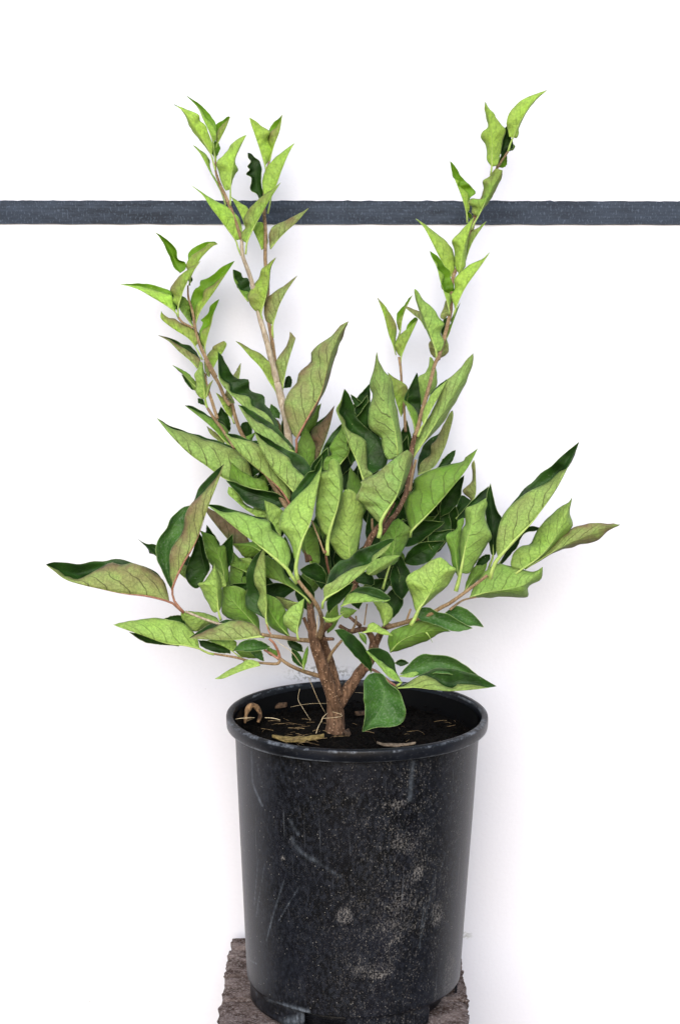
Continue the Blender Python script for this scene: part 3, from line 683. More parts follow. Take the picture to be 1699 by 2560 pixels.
# one line per leaf: view, side towards the camera (D = underside, U = upper side), depth of base and tip in cm, kind, options
# | midrib from base to tip | one margin | other margin | stalk from the blade back to the twig
LEAVES = """
A D 8 7 y|505,740 440,620 330,450 230,310 130,238|520,650 480,530 435,430 395,400 380,340 280,295|430,640 300,470 255,360 180,258|520,800 545,885
A D 9 9 y|520,610 490,520 430,400 370,270 255,150|545,590 550,520 500,420 445,370 400,290|552,500 545,430 505,360 450,295 360,215|530,700 545,800
A D 9.5 9 r|555,640 600,560 650,460 688,362|542,560 570,490 610,440 650,405|545,500 550,440 610,395 665,358|550,700 545,780
A U 9.5 9.5 V|550,760 550,680 545,600|510,730 515,650 530,605|575,710 590,665 575,620
A D 7.5 7 y|690,1070 700,930 720,820 760,690 848,537|640,1080 600,1000 575,900 552,810 620,740 670,680 700,625 790,560|715,970 745,910 765,880 738,820 742,760 800,630|690,1150 690,1230
A D 10 10 y|640,1215 590,1080 500,920 400,730 320,635|603,1050 560,990 505,900 478,800 462,740 380,672|600,1080 570,1020 515,950 490,850 475,760|640,1240
A D 8 6.5 y|740,1568 600,1380 500,1250 420,1130 305,1030|790,1560 805,1500 790,1390 740,1310 640,1230 540,1180 420,1105||765,1650 796,1721
A D 9.5 9.5 y|850,1480 790,1320 695,1140|880,1400 865,1260 780,1200
A D 7 6.5 r|850,1600 910,1460 990,1320 1070,1180 1183,1003|800,1560 805,1490 845,1440 820,1380 850,1290 920,1210 1000,1140 1100,1070||845,1660 838,1710
A D 9 8.5 y|1030,840 980,690 930,540 895,440 875,368|1060,800 1090,740 1100,660 1065,590 1080,510 1010,460 920,390||1040,900
A D 9.5 9 r|1075,790 1110,660 1165,520 1185,430 1198,335|1090,700 1062,590 1085,510 1150,450|1065,540 1075,470 1120,410 1170,370|1060,830
A D 8.5 8 y|1095,1120 1150,1000 1200,860 1260,720 1320,615|1020,1130 1000,1020 1005,960 1040,870 1070,820 1140,750 1230,680||1075,1220 1055,1310
A U 10 10 D|975,1165 945,1000 915,850 860,712|1015,1130 990,1000 998,890 980,800 930,760 890,720|940,1110 885,1075 895,960 842,925 880,880 855,850 890,800 862,760
A D 8 7 p|1080,1655 1150,1570 1240,1480 1340,1390 1460,1250|1070,1600 1065,1520 1110,1430 1200,1390 1300,1340 1400,1290
A D 9 9 y|1000,1665 940,1530 880,1400|1055,1600 1050,1500 1010,1400
B U 10 10 V|670,520 620,400 560,270 490,180 422,120|720,480 722,415 650,385 630,290 560,210 490,155|610,470 575,380 530,285 500,220 460,160
B D 10 9.5 r|770,560 860,390 940,300 990,255 1038,235|730,470 735,410 780,350 830,320 900,270 960,225|745,380 755,320 800,270 880,230 940,212 1000,212|760,640
B D 9 8.5 r|650,850 690,720 740,600 800,500 870,400|600,800 600,740 570,680 620,600 680,530 770,470||648,900 650,950
B D 9.5 9 y|620,900 520,830 400,760 280,690 170,650 75,632|600,790 580,740 480,710 380,675 270,652 160,636|625,850 590,740 565,690 470,655 350,625 250,622|650,955
B D 10 9.5 r|820,1010 860,900 940,790 1010,690 1080,585 1203,400|810,950 830,830 890,770 900,690 1000,630 1060,570 1130,500|775,900 770,780 810,680 860,650 870,590 960,560 1040,490 1130,430|822,1060
B D 10 10 g|800,1050 720,950 660,860 660,800 690,745|775,960 770,850 740,780
B D 9.5 9 r|910,1250 940,1120 970,1030 1000,900 1052,775|870,1180 865,1110 900,1070 950,1040 970,960 1010,880|858,1110 870,1060 890,1000 870,980 940,920 960,850 1010,800|915,1330
B D 9 9 r|815,1240 740,1150 640,1090 540,1020 480,960 485,890|850,1190 840,1130 790,1060 710,1030 620,970 560,960 500,920||885,1370
B D 10 9.5 p|840,1455 760,1370 660,1290 560,1190 450,1128|870,1400 850,1350 760,1290 700,1250 640,1220 560,1170|865,1360 800,1265 760,1230 680,1210 620,1175 540,1148
B D 10.5 10.5 r|985,1460 1040,1360 1090,1290 1122,1220 1100,1185|950,1420 930,1330 980,1270 990,1240 1060,1200
B D 10 10 g|1335,800 1270,720 1210,620 1190,560 1185,485|1340,710 1280,690 1225,660 1240,620 1205,570|1355,690 1335,575 1285,565 1265,520 1220,495
B U 10.5 10.5 D|650,890 625,830 575,700|605,850 580,770|655,840 620,750
B U 10.8 10.8 D|770,615 775,585 755,545|790,590 780,560|745,590 745,565
B U 10.8 10.8 D|800,1010 785,900 765,790|770,950 760,860|815,960 800,880
B U 10.5 10.5 D|860,1180 830,1120 790,1070|830,1160 805,1115|865,1140 840,1095
B D 10.5 10 g|900,1260 850,1180 830,1110|880,1240 845,1200|895,1200 860,1140
F U 10.5 10.5 D|560,470 530,380 545,300|530,430 525,360|575,420 575,350
F U 10 10 D|470,470 400,400 330,340|440,490 380,430|490,430 420,370
C D 7.5 7 r|400,720 430,620 460,500 480,380 490,270 548,170|340,690 285,610 275,540 330,440 380,380 405,290 460,245 510,200|445,600 475,480 488,380 500,270|412,770 415,830
C D 8 7.5 p|515,830 545,740 580,640 640,520 700,430 758,347|450,790 430,680 450,590 490,545 560,490 620,455 690,400||515,960|
C D 7.5 7 r|540,1470 460,1350 390,1240 300,1150 215,1050 150,988|575,1440 565,1380 545,1320 540,1220 470,1180 390,1110 300,1070 220,1020||560,1520 570,1560
C D 7.5 7 p|612,1440 640,1300 680,1150 715,1040 740,960|575,1400 548,1300 545,1200 600,1110 650,1040 680,950 685,900||605,1510
C D 3 3 p R|752,1946 832,1796 912,1646 992,1496 1032,1326 1090,1100 1170,920 1258,795|722,1916 662,1796 632,1676 637,1566 692,1466 757,1396 772,1306 895,1190 890,1110 950,1040 1080,950 1180,840|880,1760 1000,1530 1080,1310 1150,1080 1220,900 1250,820|752,1976 745,2086
C U 10 10 D|625,1450 660,1390 690,1335|640,1365 660,1335|690,1440 705,1380
D D 7.5 6.5 y|1105,560 1160,430 1230,310 1320,190 1440,97|1070,560 1050,480 1040,420 1060,340 1110,270 1200,190 1320,140|1135,570 1162,520 1160,470 1240,310 1340,185|1075,630 1055,700
D D 7 6.5 y|895,850 897,700 895,550 880,420 850,310 830,210|950,830 970,760 1000,600 1030,490 990,440 935,370 920,330 870,280|850,790 850,700 830,630 790,570 800,510 855,465 845,380 825,290|885,935
D U 9 9 D|940,850 1000,700 1040,560 1045,450|985,740 970,700 1000,600 1020,480|1060,700 1110,655 1080,560 1060,480
D U 9.5 9.5 V|950,850 1010,800 1045,740|975,790 1010,760|1000,860 1040,830
D U 9.5 9.5 V|1050,700 1090,670 1125,650|1080,640 1100,625|1090,690 1110,680
D D 9 8.5 y|650,1310 620,1200 580,1090 540,990 505,900 487,793|680,1260 665,1190 655,1110 600,1060 565,1030 575,990 520,960 505,900|690,1210 680,1160 735,1110 700,1050 640,990 585,930 560,880 510,815|655,1400
D D 8 7.5 r|760,1340 810,1240 860,1130 930,1000 1000,885|700,1300 700,1240 665,1210 700,1160 800,1180 790,1160 815,1060 810,990 870,945 930,870|800,1280 870,1190 920,1110 960,1020 990,960|715,1420 700,1470
D U 9.5 9.5 V|690,1370 685,1310 650,1285|650,1320|700,1320
E D 8 7.5 y|890,740 820,640 755,520 690,390 620,265 540,180|920,700 925,640 925,570 900,480 850,420 790,360 700,290 600,215||915,790
E D 7 6.5 y|965,725 990,600 1020,450 1060,320 1110,170|925,640 925,560 920,470 895,395 970,320 1040,240|1000,690 1030,640 1040,500 1060,350 1100,220
E D 8.5 8 r|1030,590 1070,480 1110,390 1170,300 1237,205|1030,520 1045,400 1090,310 1170,260
E D 7.5 7 y|870,1080 845,980 820,900 785,800 750,660 700,560 680,497|880,1000 882,930 830,900 790,850 812,790 815,730 760,680 755,630 700,560|910,930 915,850 885,770 880,700 820,650 800,600 740,540|872,1130
E D 6.5 6 y|930,1080 975,960 1040,840 1110,740 1190,630 1270,510|910,1000 890,930 920,870 920,780 950,740 1020,670 1100,620 1190,580||915,1140
E D 6.5 5.5 l|745,1490 700,1360 650,1230 600,1100 560,980 530,868|790,1470 825,1390 790,1320 800,1260 822,1210 770,1150 710,1060 620,980 570,900|690,1370 630,1240 600,1130 560,1030 532,930|745,1568
E D 8.5 8.5 p|640,1260 590,1180 530,1130 430,1045|660,1180 600,1100 560,1085 480,1050
E D 8.5 8.5 g|815,1400 870,1310 900,1220 980,1005|800,1330 850,1240 890,1210 890,1160 960,1040
E U 9 9 D|800,1330 820,1250 850,1150|790,1280 815,1180|850,1290 860,1200
E D 9 9 p|865,1120 840,1060 835,985|820,1170 782,1140 815,1060|870,1080 855,1000
E D 9 9 p|760,1560 770,1450 780,1360|710,1530 675,1470 675,1400 720,1360|820,1530 865,1480 860,1400 840,1360
E D 10 9.5 r|350,1520 320,1420 280,1320 235,1140 165,950|345,1400 358,1270 330,1180 270,1080 210,1000
E D 11 10.5 r|390,1290 410,1180 440,1080 513,930|365,1240 362,1190 410,1130 440,1050|358,1210 355,1130 380,1080 430,1030 470,970|375,1340 345,1420
E D 9.5 9 r|400,1540 440,1440 500,1310 565,1170|360,1500 340,1420 380,1330 440,1280 510,1220|450,1260 490,1190 540,1150|394,1632
F D 9.5 9.5 g|480,470 400,390 330,310 240,245|460,500 420,440 370,370 300,300|460,400 400,330 320,285
F D 8.5 8 l|560,580 545,450 530,330 510,205|520,570 470,510 475,430 455,350 490,280 500,225|580,540 570,440 548,330 540,240|570,630 580,665
F U 9.5 9.5 D|560,640 520,600 490,570|500,620 488,590|545,590 520,575
F D 8.5 8.5 p|570,560 600,470 640,390|565,500 595,430|590,540 615,450
F D 10.5 10.5 p|600,360 570,290 550,210|575,340 555,280|612,330 610,240
F D 5 6 m|1260,900 1050,760 880,600 760,480 700,390 690,300 685,110|1230,830 1150,710 1020,650 990,560 820,510 805,430 740,395 700,330|1290,860 1200,690 1150,640 1125,540 1000,490 975,390 860,370 770,240 720,150
F D 9 9 p|880,400 900,330 910,225|835,360 870,290
F D 3.5 4 m|1440,1100 1300,1060 1180,1000 1050,900 960,770 882,635|1380,1040 1290,940 1190,860 1050,790 940,690|1420,1040 1290,890 1200,810 1070,725 950,655
F D 1 1.5 m|1450,1520 1330,1380 1240,1290 1160,1160 1090,1030 1040,895|1510,1420 1530,1340 1430,1240 1370,1150 1250,1070 1120,985|1590,1330 1570,1220 1485,1125 1350,1070 1200,980 1100,922
F D 2 2.5 m R|1380,1590 1310,1480 1150,1330 950,1160 850,1050 755,915|1400,1500 1340,1350 1220,1150 1080,1020 950,985 850,960|1350,1300 1120,1010 1020,990 930,950 840,920|1390,1640
F D 5 4 m|1000,1420 780,1375 560,1225 400,1110 230,940 82,760|1025,1340 980,1190 880,1095 750,1035 600,985 420,925 240,865|1005,1200 880,1075 750,1012 600,965 400,905 220,838
F D 8 8 g|820,1050 720,960 620,850 500,750 360,640|790,1000 780,880 700,810 600,760 480,700|785,900 740,810 640,770 520,690 430,650|840,1080
F D 8 8 r|825,770 760,700 720,620 665,515|830,700 830,610 770,580 710,545||845,820
F D 9 9 p|845,620 800,550 770,480|840,590 800,520|815,600 760,550
F U 10 10 D|800,900 760,800 715,650|720,830 672,760 700,690|810,850 790,750 745,690
F D 9 9 p|740,1020 620,930 575,845|750,990 680,920 600,860
F U 9 9 D|1000,960 980,880 960,800|920,940 910,830|1020,900 1000,820
F D 8 8 k|1340,960 1270,860 1185,735|1310,850 1260,775
F U 8 8 G|1290,770 1240,700 1205,625|1200,750 1190,690|1290,710 1250,660
G D 7 7.5 k|560,1020 600,880 640,780 690,620 728,445|430,960 440,880 520,840 490,770 510,680 620,590 690,500|350,900 400,770 500,650 640,550 700,480
G D 4.5 5 g|760,1050 830,960 880,870 850,740 800,625|620,1080 640,960 700,930 680,860 740,750 790,680|600,1000 610,890 680,750 780,640
G D 2 3 m|1010,1170 960,1020 880,850 820,670 760,540 745,480 790,400 825,280|1110,1130 1050,1050 1045,830 980,750 870,690 825,580 775,510 800,420|1240,1010 1190,800 1060,680 940,560 920,460 870,340|1040,1240
G U 8 8 D|1000,470 950,400 885,335|940,450 900,390|1000,430 940,370
G U 7 7 D|980,590 1020,480 1050,340|925,490 990,420|1010,560 1055,450
H D 1 1.5 m|565,1130 545,950 520,810 440,610 400,500 370,330 358,120|470,1180 410,1030 400,960 300,870 268,780 290,640 320,540 285,450 330,280 345,180|605,1100 600,950 570,750 530,560 500,390 430,310 385,220
K D -5 -4.2 m W|1180,800 1260,660 1350,520 1400,350 1440,95|1150,800 1010,640 940,560 1000,430 985,405 1130,330 1240,240 1350,150|1240,690 1380,500 1490,200 1480,130|1180,870 1160,960
H D 7 7 r|600,750 550,620 510,450 465,315|640,640 670,560 655,455 570,390 500,350
H D 6 6 g|735,890 700,760 650,650 620,580 690,440 750,320|768,800 750,710 700,640 645,600 630,570 700,420|785,700 785,560 768,420 757,330|720,930
H D 8 8 l|800,640 850,460 880,300 875,165|780,600 760,450 765,360 835,320 868,240|880,530 940,450 945,320 910,190
H D 3.6 4 m|715,1145 880,900 1040,640 1180,400 1300,130|700,1040 750,950 830,820 920,650 1000,450 1040,390 1150,300 1240,195|820,1010 1000,810 1110,640 1200,480 1270,320 1303,190|690,1200
H D 3 3.5 l|815,830 880,700 950,580 1045,395|800,770 830,650 900,520 980,450|870,560 920,480 1035,388|790,870 760,950
H D 7.5 8.5 p|760,1320 920,1240 1020,1060 1070,900 1105,750 1100,690|790,1200 880,1120 890,1040 940,970 1060,740|760,1200 800,1060 870,970 970,905 1080,705
H U 8 8 D|950,1255 1060,1170 1130,1078|1010,1160 1090,1095|1060,1230 1110,1160
L D 0.5 2 g|500,970 600,870 720,750 850,600 1000,420 1080,300 1150,160|460,870 435,760 460,640 520,560 530,460 700,370 880,320 1000,290 1020,250 1100,200||490,1030
L D 10 10 p|1085,710 1130,600 1130,450 1125,330 1112,272|1070,650 1000,580 1080,500 1100,440 1090,330
L U 7 7.5 D|560,1050 750,930 950,780 1040,640|640,860 720,800 745,940 870,780 940,740 990,620|700,1080 900,960 1040,780 1080,680
L U 4 5 D|935,850 1070,730 1180,620 1258,530|1050,720 1150,620|1000,860 1100,780 1230,650
L U 2 3 D|1300,1210 1290,900 1275,700 1275,500|1275,1180 1250,1000 1225,800 1238,620|1330,1180 1380,950 1390,850 1330,750 1300,620|1270,1300 1245,1380
L D -2 -1.5 l W|980,1380 1020,1180 1060,1000 1120,850 1230,645|985,1280 975,1100 1000,950 1035,900 1025,760 1100,720 1180,680|1070,1380 1150,1250 1240,1110 1285,1030 1240,900 1222,820 1240,720|960,1470 935,1560
L D 0 1 g|965,1440 940,1250 925,1050 980,850|900,1290 880,1170 840,1020 940,950 950,880|980,1300 990,1000 1020,850
P D -4 -3.5 l W|770,480 830,400 900,280 950,150 980,20 990,-25|740,500 710,400 660,250 645,180 690,130 780,80 880,10 950,-20|830,440 960,330 1050,250 1110,150 1135,95 1080,50 1020,0|730,570 690,640
M D -3 -2 m W|370,1240 520,1070 670,920 800,760 920,590 1010,430 1090,260 1165,92|355,1170 350,1050 370,950 420,830 560,660 740,550 870,480 960,400 1060,340 1110,240|390,900 440,790 560,640 610,570 740,450 900,320 1050,190|320,1330 290,1440
M D 0 1 l|600,1345 740,1250 870,1120 970,960 1040,800 1095,635|495,1320 520,1200 590,1120 690,1095 740,980 850,850 980,735 1060,690|720,1290 900,1130 1085,950 1090,870 1068,790|500,1420
M D 1 1 p|630,1345 800,1240 950,1150 1100,1070 1250,1010 1400,935 1568,908|760,1230 880,1120 990,1020 1090,950 1200,910 1330,893 1450,900|760,1275 900,1190 1010,1152 1150,1110 1340,1060 1450,970
M U 3 3 D|380,1290 500,1130 620,1000 790,940|500,1080 620,950 700,925|420,1280 560,1120 580,1060 640,985 740,970
M U 3 3 D|150,1310 220,1250 290,1200|180,1245 240,1205|230,1300 290,1250
M D -0.5 0 l|90,1620 300,1560 480,1540 650,1480 805,1320|170,1450 330,1300 450,1305 600,1345 700,1370 770,1345|250,1625 450,1612 655,1620 665,1520 790,1440
M D 1 1 g|40,1560 150,1400 260,1280|60,1470 130,1325 230,1300|200,1420 250,1340
I D -2 -3 p R|1270,1390 1140,1350 980,1325 780,1305 600,1265 420,1225 250,1170 130,1080 58,1025|1255,1310 1210,1190 1120,1100 1000,1040 900,1012 780,1030 690,1012 600,1055 480,1120 370,1165 290,1140 235,1135 190,1090|1180,1150 1060,1060 900,1000 820,975 730,965 640,985 500,995 380,1020 230,1008 100,1008|1340,1440 1410,1500
J D -3 -2 p R|250,1225 300,1110 380,950 460,830 520,660 600,430 680,230 748,35|218,1130 215,1000 220,900 280,790 350,705 360,560 410,445 470,375 560,300 660,180|240,1000 300,800 400,500 455,385 500,280 580,190 670,100|240,1320 270,1400 350,1490
J U -1.5 -1 G R|240,1290 190,1100 185,850 250,650 420,440|150,1110 90,960 80,850 120,740 190,660 230,560 320,480|235,1150 230,900 290,780 350,690 375,540
J D 2 2 m|480,1230 370,1160 250,1060 100,960 0,860 -103,768|400,1060 300,1000 150,960 60,925 10,918 0,870|420,950 250,930 75,830 0,825 -60,800
J U 0 0 D|580,1120 545,1000 515,850 500,710|480,1260 370,1160 395,1000 440,900 480,760|610,1060 600,1000 560,900 540,780
J D 1 1.5 g|760,1230 740,1100 700,950 620,800 510,690|640,1050 610,1010 550,900 545,800|795,1150 775,980 755,845 695,835 650,750
J D -2 -2 l|690,1480 680,1350 665,1200 650,1010|640,1490 570,1370 520,1270 492,1210 550,1190 600,1120 640,1050|715,1450 722,1300 720,1200 690,1100 662,1040|715,1570
J D -1 -1 l|720,1250 690,1100 655,1040|770,1230 735,1120
J D -1 0 g|1100,1690 1000,1560 850,1400 730,1240|1090,1600 1070,1520 1000,1450 970,1290 880,1240 790,1235|1000,1640 860,1580 770,1540 720,1480 725,1350
J D -5 -4.5 l W|1365,1070 1300,1010 1120,860 950,740 780,600 580,440|1395,960 1390,860 1340,780 1220,690 1190,600 1080,570 900,515 720,505|1230,640 1020,540 850,490 740,457 620,436|1400,1130 1460,1210
K D -6 -5 l W|360,1180 400,1010 480,840 530,650 570,440 600,280 608,145|330,1150 290,990 230,900 185,850 220,700 290,620 350,560 440,480 560,330 600,250|300,600 350,480 430,360 490,310 530,310 540,260 600,170|350,1280 370,1370
K D -4.5 -4 l W|680,900 740,700 780,560 775,400 750,280 715,180|640,930 560,790 540,680 560,500 590,330 660,300 670,240 695,195|740,740 800,560 812,430 790,280 760,205|660,1010 660,1130
K D -3 -2.5 l|880,1160 870,1050 860,900 850,700 850,480|820,1170 750,1110 680,980 720,850 760,700 800,560 820,500|940,1100 990,900 1010,700 980,600 940,520 880,485
K D 0 0 g|500,1220 460,1100 440,1000 490,850|420,1100 400,1020 450,900|585,1200 570,1000 530,880
K D -1 -1 g|630,1110 580,950 520,850 500,780|590,1000 580,870 530,800|560,960 515,860||
K U -1 -1.5 D|650,1410 560,1330 390,1270|640,1300 560,1210 470,1220|560,1385 480,1355 420,1310
K D -7.5 -7 m|630,1560 780,1470 900,1380 1010,1300 1110,1180 1220,1100 1310,970|622,1480 640,1425 720,1380 800,1320 880,1270 1060,1210 1105,1130 1210,1050 1290,1000|650,1400 700,1270 770,1190 870,1155 960,1080 1100,1030 1240,970|610,1650
K D -2.5 -2 l|1060,1320 1180,1240 1372,1133|1035,1290 1080,1200 1200,1145 1300,1130|1110,1325 1220,1270 1310,1190
L D 1 1.5 g|290,1310 320,1180 350,1000 372,845|200,1250 190,1100 215,980 300,890|340,1290 400,1200 470,1050 495,950 430,890|260,1400 220,1540
K U -1 -1 D|1090,1430 1040,1360 1010,1290|960,1400 930,1365 980,1310|1120,1400 1100,1330 1050,1300
P D -6 -6 l|5,455 90,425 220,415 340,405 440,408 495,385|35,400 70,345 130,316 230,330 350,370 440,392|80,340 170,272 270,255 360,280 440,325 485,365
P D -4 -4 l|425,650 440,560 400,480 320,410|500,590 515,500 470,430 400,410|400,570 370,490 340,440
P D -5 -5 l|215,712 330,705 420,730 515,742|260,680 275,630 330,615 410,665 470,700
O D -6 -6 l|1010,560 1080,600 1150,580 1220,515|1050,565 1120,565|1040,610 1130,605
O U -5 -5.5 D|1060,530 1140,430 1220,330 1305,230|1045,450 1060,370 1150,300 1230,250|1100,480 1200,390 1280,300
O D -6 -6 l|755,730 760,640 790,540 825,375|690,690 630,630 620,560 670,480 760,420|775,660 805,560 818,470|770,785
J D -3 -3 m|1155,1560 1160,1420 1155,1250 1150,1050 1140,850|1110,1500 1072,1410 1090,1310 1040,1200 1045,1090 1085,960|1060,1510 970,1450 950,1350 970,1280 962,1130 1000,1010 1060,930|1186,1670
K D -1 -1 g|440,1540 330,1460 200,1390 60,1340 -20,1280|405,1480 320,1390 245,1310 215,1210 130,1170 20,1130||490,1600
O D -1.5 -1.5 g|680,750 570,630 480,480 450,330|650,620 640,490 560,380|560,700 470,620 440,450
O D 0 0 p|760,420 650,400 545,355|700,400 620,370|720,460 660,490 590,420
J D 3 3 g|1120,900 980,830 830,822|1110,850 1070,800 960,812|1040,950 940,950 880,870
J D 4 4 k|970,960 830,830 700,680 580,520 575,460|1000,850 950,720 830,620 700,530
J D 3 3 g|970,1100 880,1060 775,1020|1000,1010 900,990|940,1105
J D 3 3 l|1030,1000 960,985 890,962|1000,960|980,1030
J D 4 4 l|1100,570 950,480 860,400 785,330 790,260|1250,560 1150,500 1040,480 940,420 900,330 850,285
J U 3 4 D|1385,440 1200,380 1000,320 870,260 765,200|1340,380 1250,320 1100,295 960,265 860,215|1300,470 1150,495 1040,460 940,410 880,330 810,260
J D 4 4 g|1170,310 1050,280 920,240 860,150 820,25|1180,270 1140,200 1040,175 940,120 870,70|900,245 800,190 805,90
J D 2 2 l|1300,740 1220,640 1170,520 1140,395|1340,600 1320,500 1240,435|1180,640 1155,510
J U 5 5 D|1380,420 1300,340 1210,280|1370,350 1290,290|1320,420 1230,330
N D -2 -3 l|900,870 740,835 560,815 380,750 200,690 50,635|880,790 850,720 760,640 640,590 470,565 350,575 200,600||960,905 1040,925
N U -0.5 -1 D|700,840 450,810 300,760 205,705|600,790 400,745|450,825 330,790
N U -0.5 -0.5 D|770,650 690,590 550,575|720,545 620,550|740,640 640,600
N D -1 -1 l|1090,605 950,580 820,540 720,505|1000,630 860,705 770,640 715,550|1060,560 950,520 800,500
N D -4 -4.5 p|1490,750 1350,770 1200,785 1000,780 795,768|1490,690 1430,630 1330,595 1220,595 1080,640 940,700 860,740|1230,590 1050,615 980,635 860,715 810,752|1530,755
N D -2.5 -2.5 l|1225,900 1120,840 970,785|1255,870 1250,790 1100,785||1340,985
N U -1 -1 D|1200,915 1050,850 885,785|1180,860 1000,800|1050,905 920,850
N D -4 -4.5 l|1490,1030 1390,1060 1250,1110 1130,1160 1045,1165|1460,990 1370,978 1290,1020 1200,1070 1120,1120
O U -3.5 -4 G|490,850 330,870 125,890|430,810 320,775 200,810|430,880 300,900 200,890
O U -2 -2 G|430,990 380,930 290,890|410,900 350,880|400,985 330,940
O D -1.5 -1.5 g|420,950 280,930 150,890|350,900 230,885|350,965 220,950
O D -1.5 -1.5 g|560,950 500,900 450,850|560,900 510,870|480,930
O U -1 -1 D|815,900 740,840 655,790|790,830 710,790|740,890 680,850
O U -2 -2 D|815,1060 750,980 700,870|720,1000 700,930|810,1000 770,910
O D -2.5 -2.5 g|820,1075 815,980 860,840|800,1010 830,900|845,1000 862,920
O D -3 -3 l|1175,520 1250,490 1340,495|1190,465 1280,475|1240,570
O U -5 -6 D|1480,1100 1400,950 1280,820 1120,685|1400,1020 1280,900 1190,780|1485,1000 1420,860 1320,750 1200,680
P D -6 -7 l|600,1195 480,1150 400,1060 320,970 252,895|590,1180 540,1100 450,1030 340,950 265,892|548,1090 530,1000 480,920 400,870 310,865 270,885|545,1240
P U -6.5 -9.5 G|330,1105 400,1200 430,1330 370,1500 216,1686|270,1130 232,1200 232,1350 245,1500 232,1610|420,1120 470,1200 570,1280 615,1380 637,1500 610,1590 500,1635 350,1640
P D -6 -7 m|560,1255 700,1245 860,1262 1050,1283 1250,1275 1420,1255 1530,1237|660,1215 730,1155 820,1127 900,1155 1000,1220 1100,1255 1160,1218 1300,1225 1430,1248|760,1140 840,1100 930,1068 1060,1062 1200,1090 1340,1130 1450,1190
P U -4.5 -5.5 G|590,1115 750,1060 950,1000 1200,1080 1420,1195|660,1030 730,960 810,925 960,930 1090,955 1200,1020 1310,1100|700,1140 850,1120 1000,1110 1250,1150 1380,1190
P D -5 -5 l|580,1135 700,1150 820,1105|700,1098
P U -2 -3 G|740,545 900,560 1100,620 1297,668|800,470 870,465 950,510 1060,535 1170,600|800,590 950,640 1100,697 1220,690
P U -1.5 -2 G|1030,515 1150,540 1280,600 1405,660|1100,465 1160,453 1260,500 1350,580|1120,580 1230,637 1330,645
P D -1 -1.5 g|490,905 560,820 700,740 880,690 1080,700|465,800 500,700 620,650 800,590 940,630|580,885 740,830 870,780 990,710
P D -2.2 -2.4 l|840,710 870,750 903,810|860,720
P U -3 -3 D|530,1010 600,1000 675,1010|600,972|600,1040
P D -3 -3 g|180,710 230,760 255,830|250,740|200,770
"""
n_leaf = 0
for ln in LEAVES.strip().splitlines():
    add_leaf(ln.rstrip('|') if not ln.endswith('||') else ln, n_leaf); n_leaf += 1

# dark filler leaves, added inside the bush to blacken its gaps: (x, y of the middle in the photograph, length, width, direction, depth)
rnd = random.Random(21)
GAP_FILLER = [(765,1120,120,50,100,6),(800,1170,110,50,70,5.5),(745,1150,90,44,130,7),(900,1080,170,60,80,5),(930,1150,130,60,60,5.5),(890,1230,130,56,110,5),(925,1250,120,60,70,6),
 (1000,1170,170,60,75,5.5),(1010,1260,150,64,60,6.5),(1030,1330,170,70,20,5),(1060,1300,150,64,40,6),(1090,1270,140,60,55,7),(980,1370,120,56,80,4.5),(1000,1440,120,56,100,3.5),(985,1500,110,50,60,4),
 (600,1440,130,60,100,3),(640,1430,110,56,60,3.5),(690,1480,120,50,20,3),(800,1400,150,56,95,3),(790,1340,140,50,85,3.5),(830,1290,130,56,80,4),(740,1300,120,56,70,4),(845,1460,110,50,50,3),
 (640,1160,130,44,40,6),(690,1230,130,50,30,6),(600,1120,110,42,35,7),(530,1360,100,40,110,3),(710,1400,120,60,80,2),(670,1350,120,56,30,4),(760,1480,110,50,100,2.5),(780,1440,120,56,60,3),(870,1370,130,56,60,4),(960,1220,130,60,80,6.5),(960,1420,120,60,120,4),(1060,1380,120,56,20,5),(830,1540,90,36,80,4.5),(990,1290,150,64,110,6),(730,1250,130,56,110,5),(655,1395,120,56,100,4.5),(585,1480,110,44,20,3.5),(705,1110,100,44,60,7.5),(870,1130,130,46,70,7),(940,1470,110,50,20,4),(1060,1230,130,60,50,4.5),(1100,1320,130,60,70,4.5),(1030,1280,140,66,90,5),(1085,1355,120,56,30,5.5),(1045,1250,130,60,130,6.5),(995,1335,120,60,60,5.5),(1120,1280,120,50,100,6),(600,1440,110,60,60,4),(590,1465,110,50,150,4.5),(625,1425,100,50,100,5),(655,1460,100,50,130,4),(975,1215,130,60,100,6),(985,1395,110,56,100,5.5),(965,1310,120,60,50,6.5),(885,1480,90,44,100,5),(870,1440,100,50,60,5),(815,1370,120,60,110,5),(640,1210,110,46,30,7),(675,1180,110,46,60,7.5),(905,1190,120,56,70,7),(930,1110,120,56,100,7.5),(905,1010,110,44,80,8),(775,1050,100,40,60,8),(1130,1240,120,44,70,5),
 (940,1330,120,60,100,5),(900,1400,110,50,60,4),(1010,1110,120,44,85,7),(620,1500,100,44,10,2.5),(560,1390,120,50,70,3.5),(850,1170,120,46,95,7),(960,1040,130,40,80,7.5),(720,1060,90,36,80,7.5),(660,1290,120,50,120,5)]
for k, (x, y, L_, W_, ang, dp) in enumerate(GAP_FILLER):
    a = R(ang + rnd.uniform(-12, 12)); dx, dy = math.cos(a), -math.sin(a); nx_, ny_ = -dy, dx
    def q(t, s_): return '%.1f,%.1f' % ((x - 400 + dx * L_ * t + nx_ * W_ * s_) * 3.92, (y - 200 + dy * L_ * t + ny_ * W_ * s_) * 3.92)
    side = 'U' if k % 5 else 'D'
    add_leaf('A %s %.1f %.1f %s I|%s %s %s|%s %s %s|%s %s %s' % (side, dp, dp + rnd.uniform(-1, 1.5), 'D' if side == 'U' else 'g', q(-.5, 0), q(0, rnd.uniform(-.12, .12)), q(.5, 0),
        q(-.3, .34), q(0, .46), q(.3, .2), q(-.3, -.34), q(0, -.46), q(.3, -.2)), n_leaf); n_leaf += 1

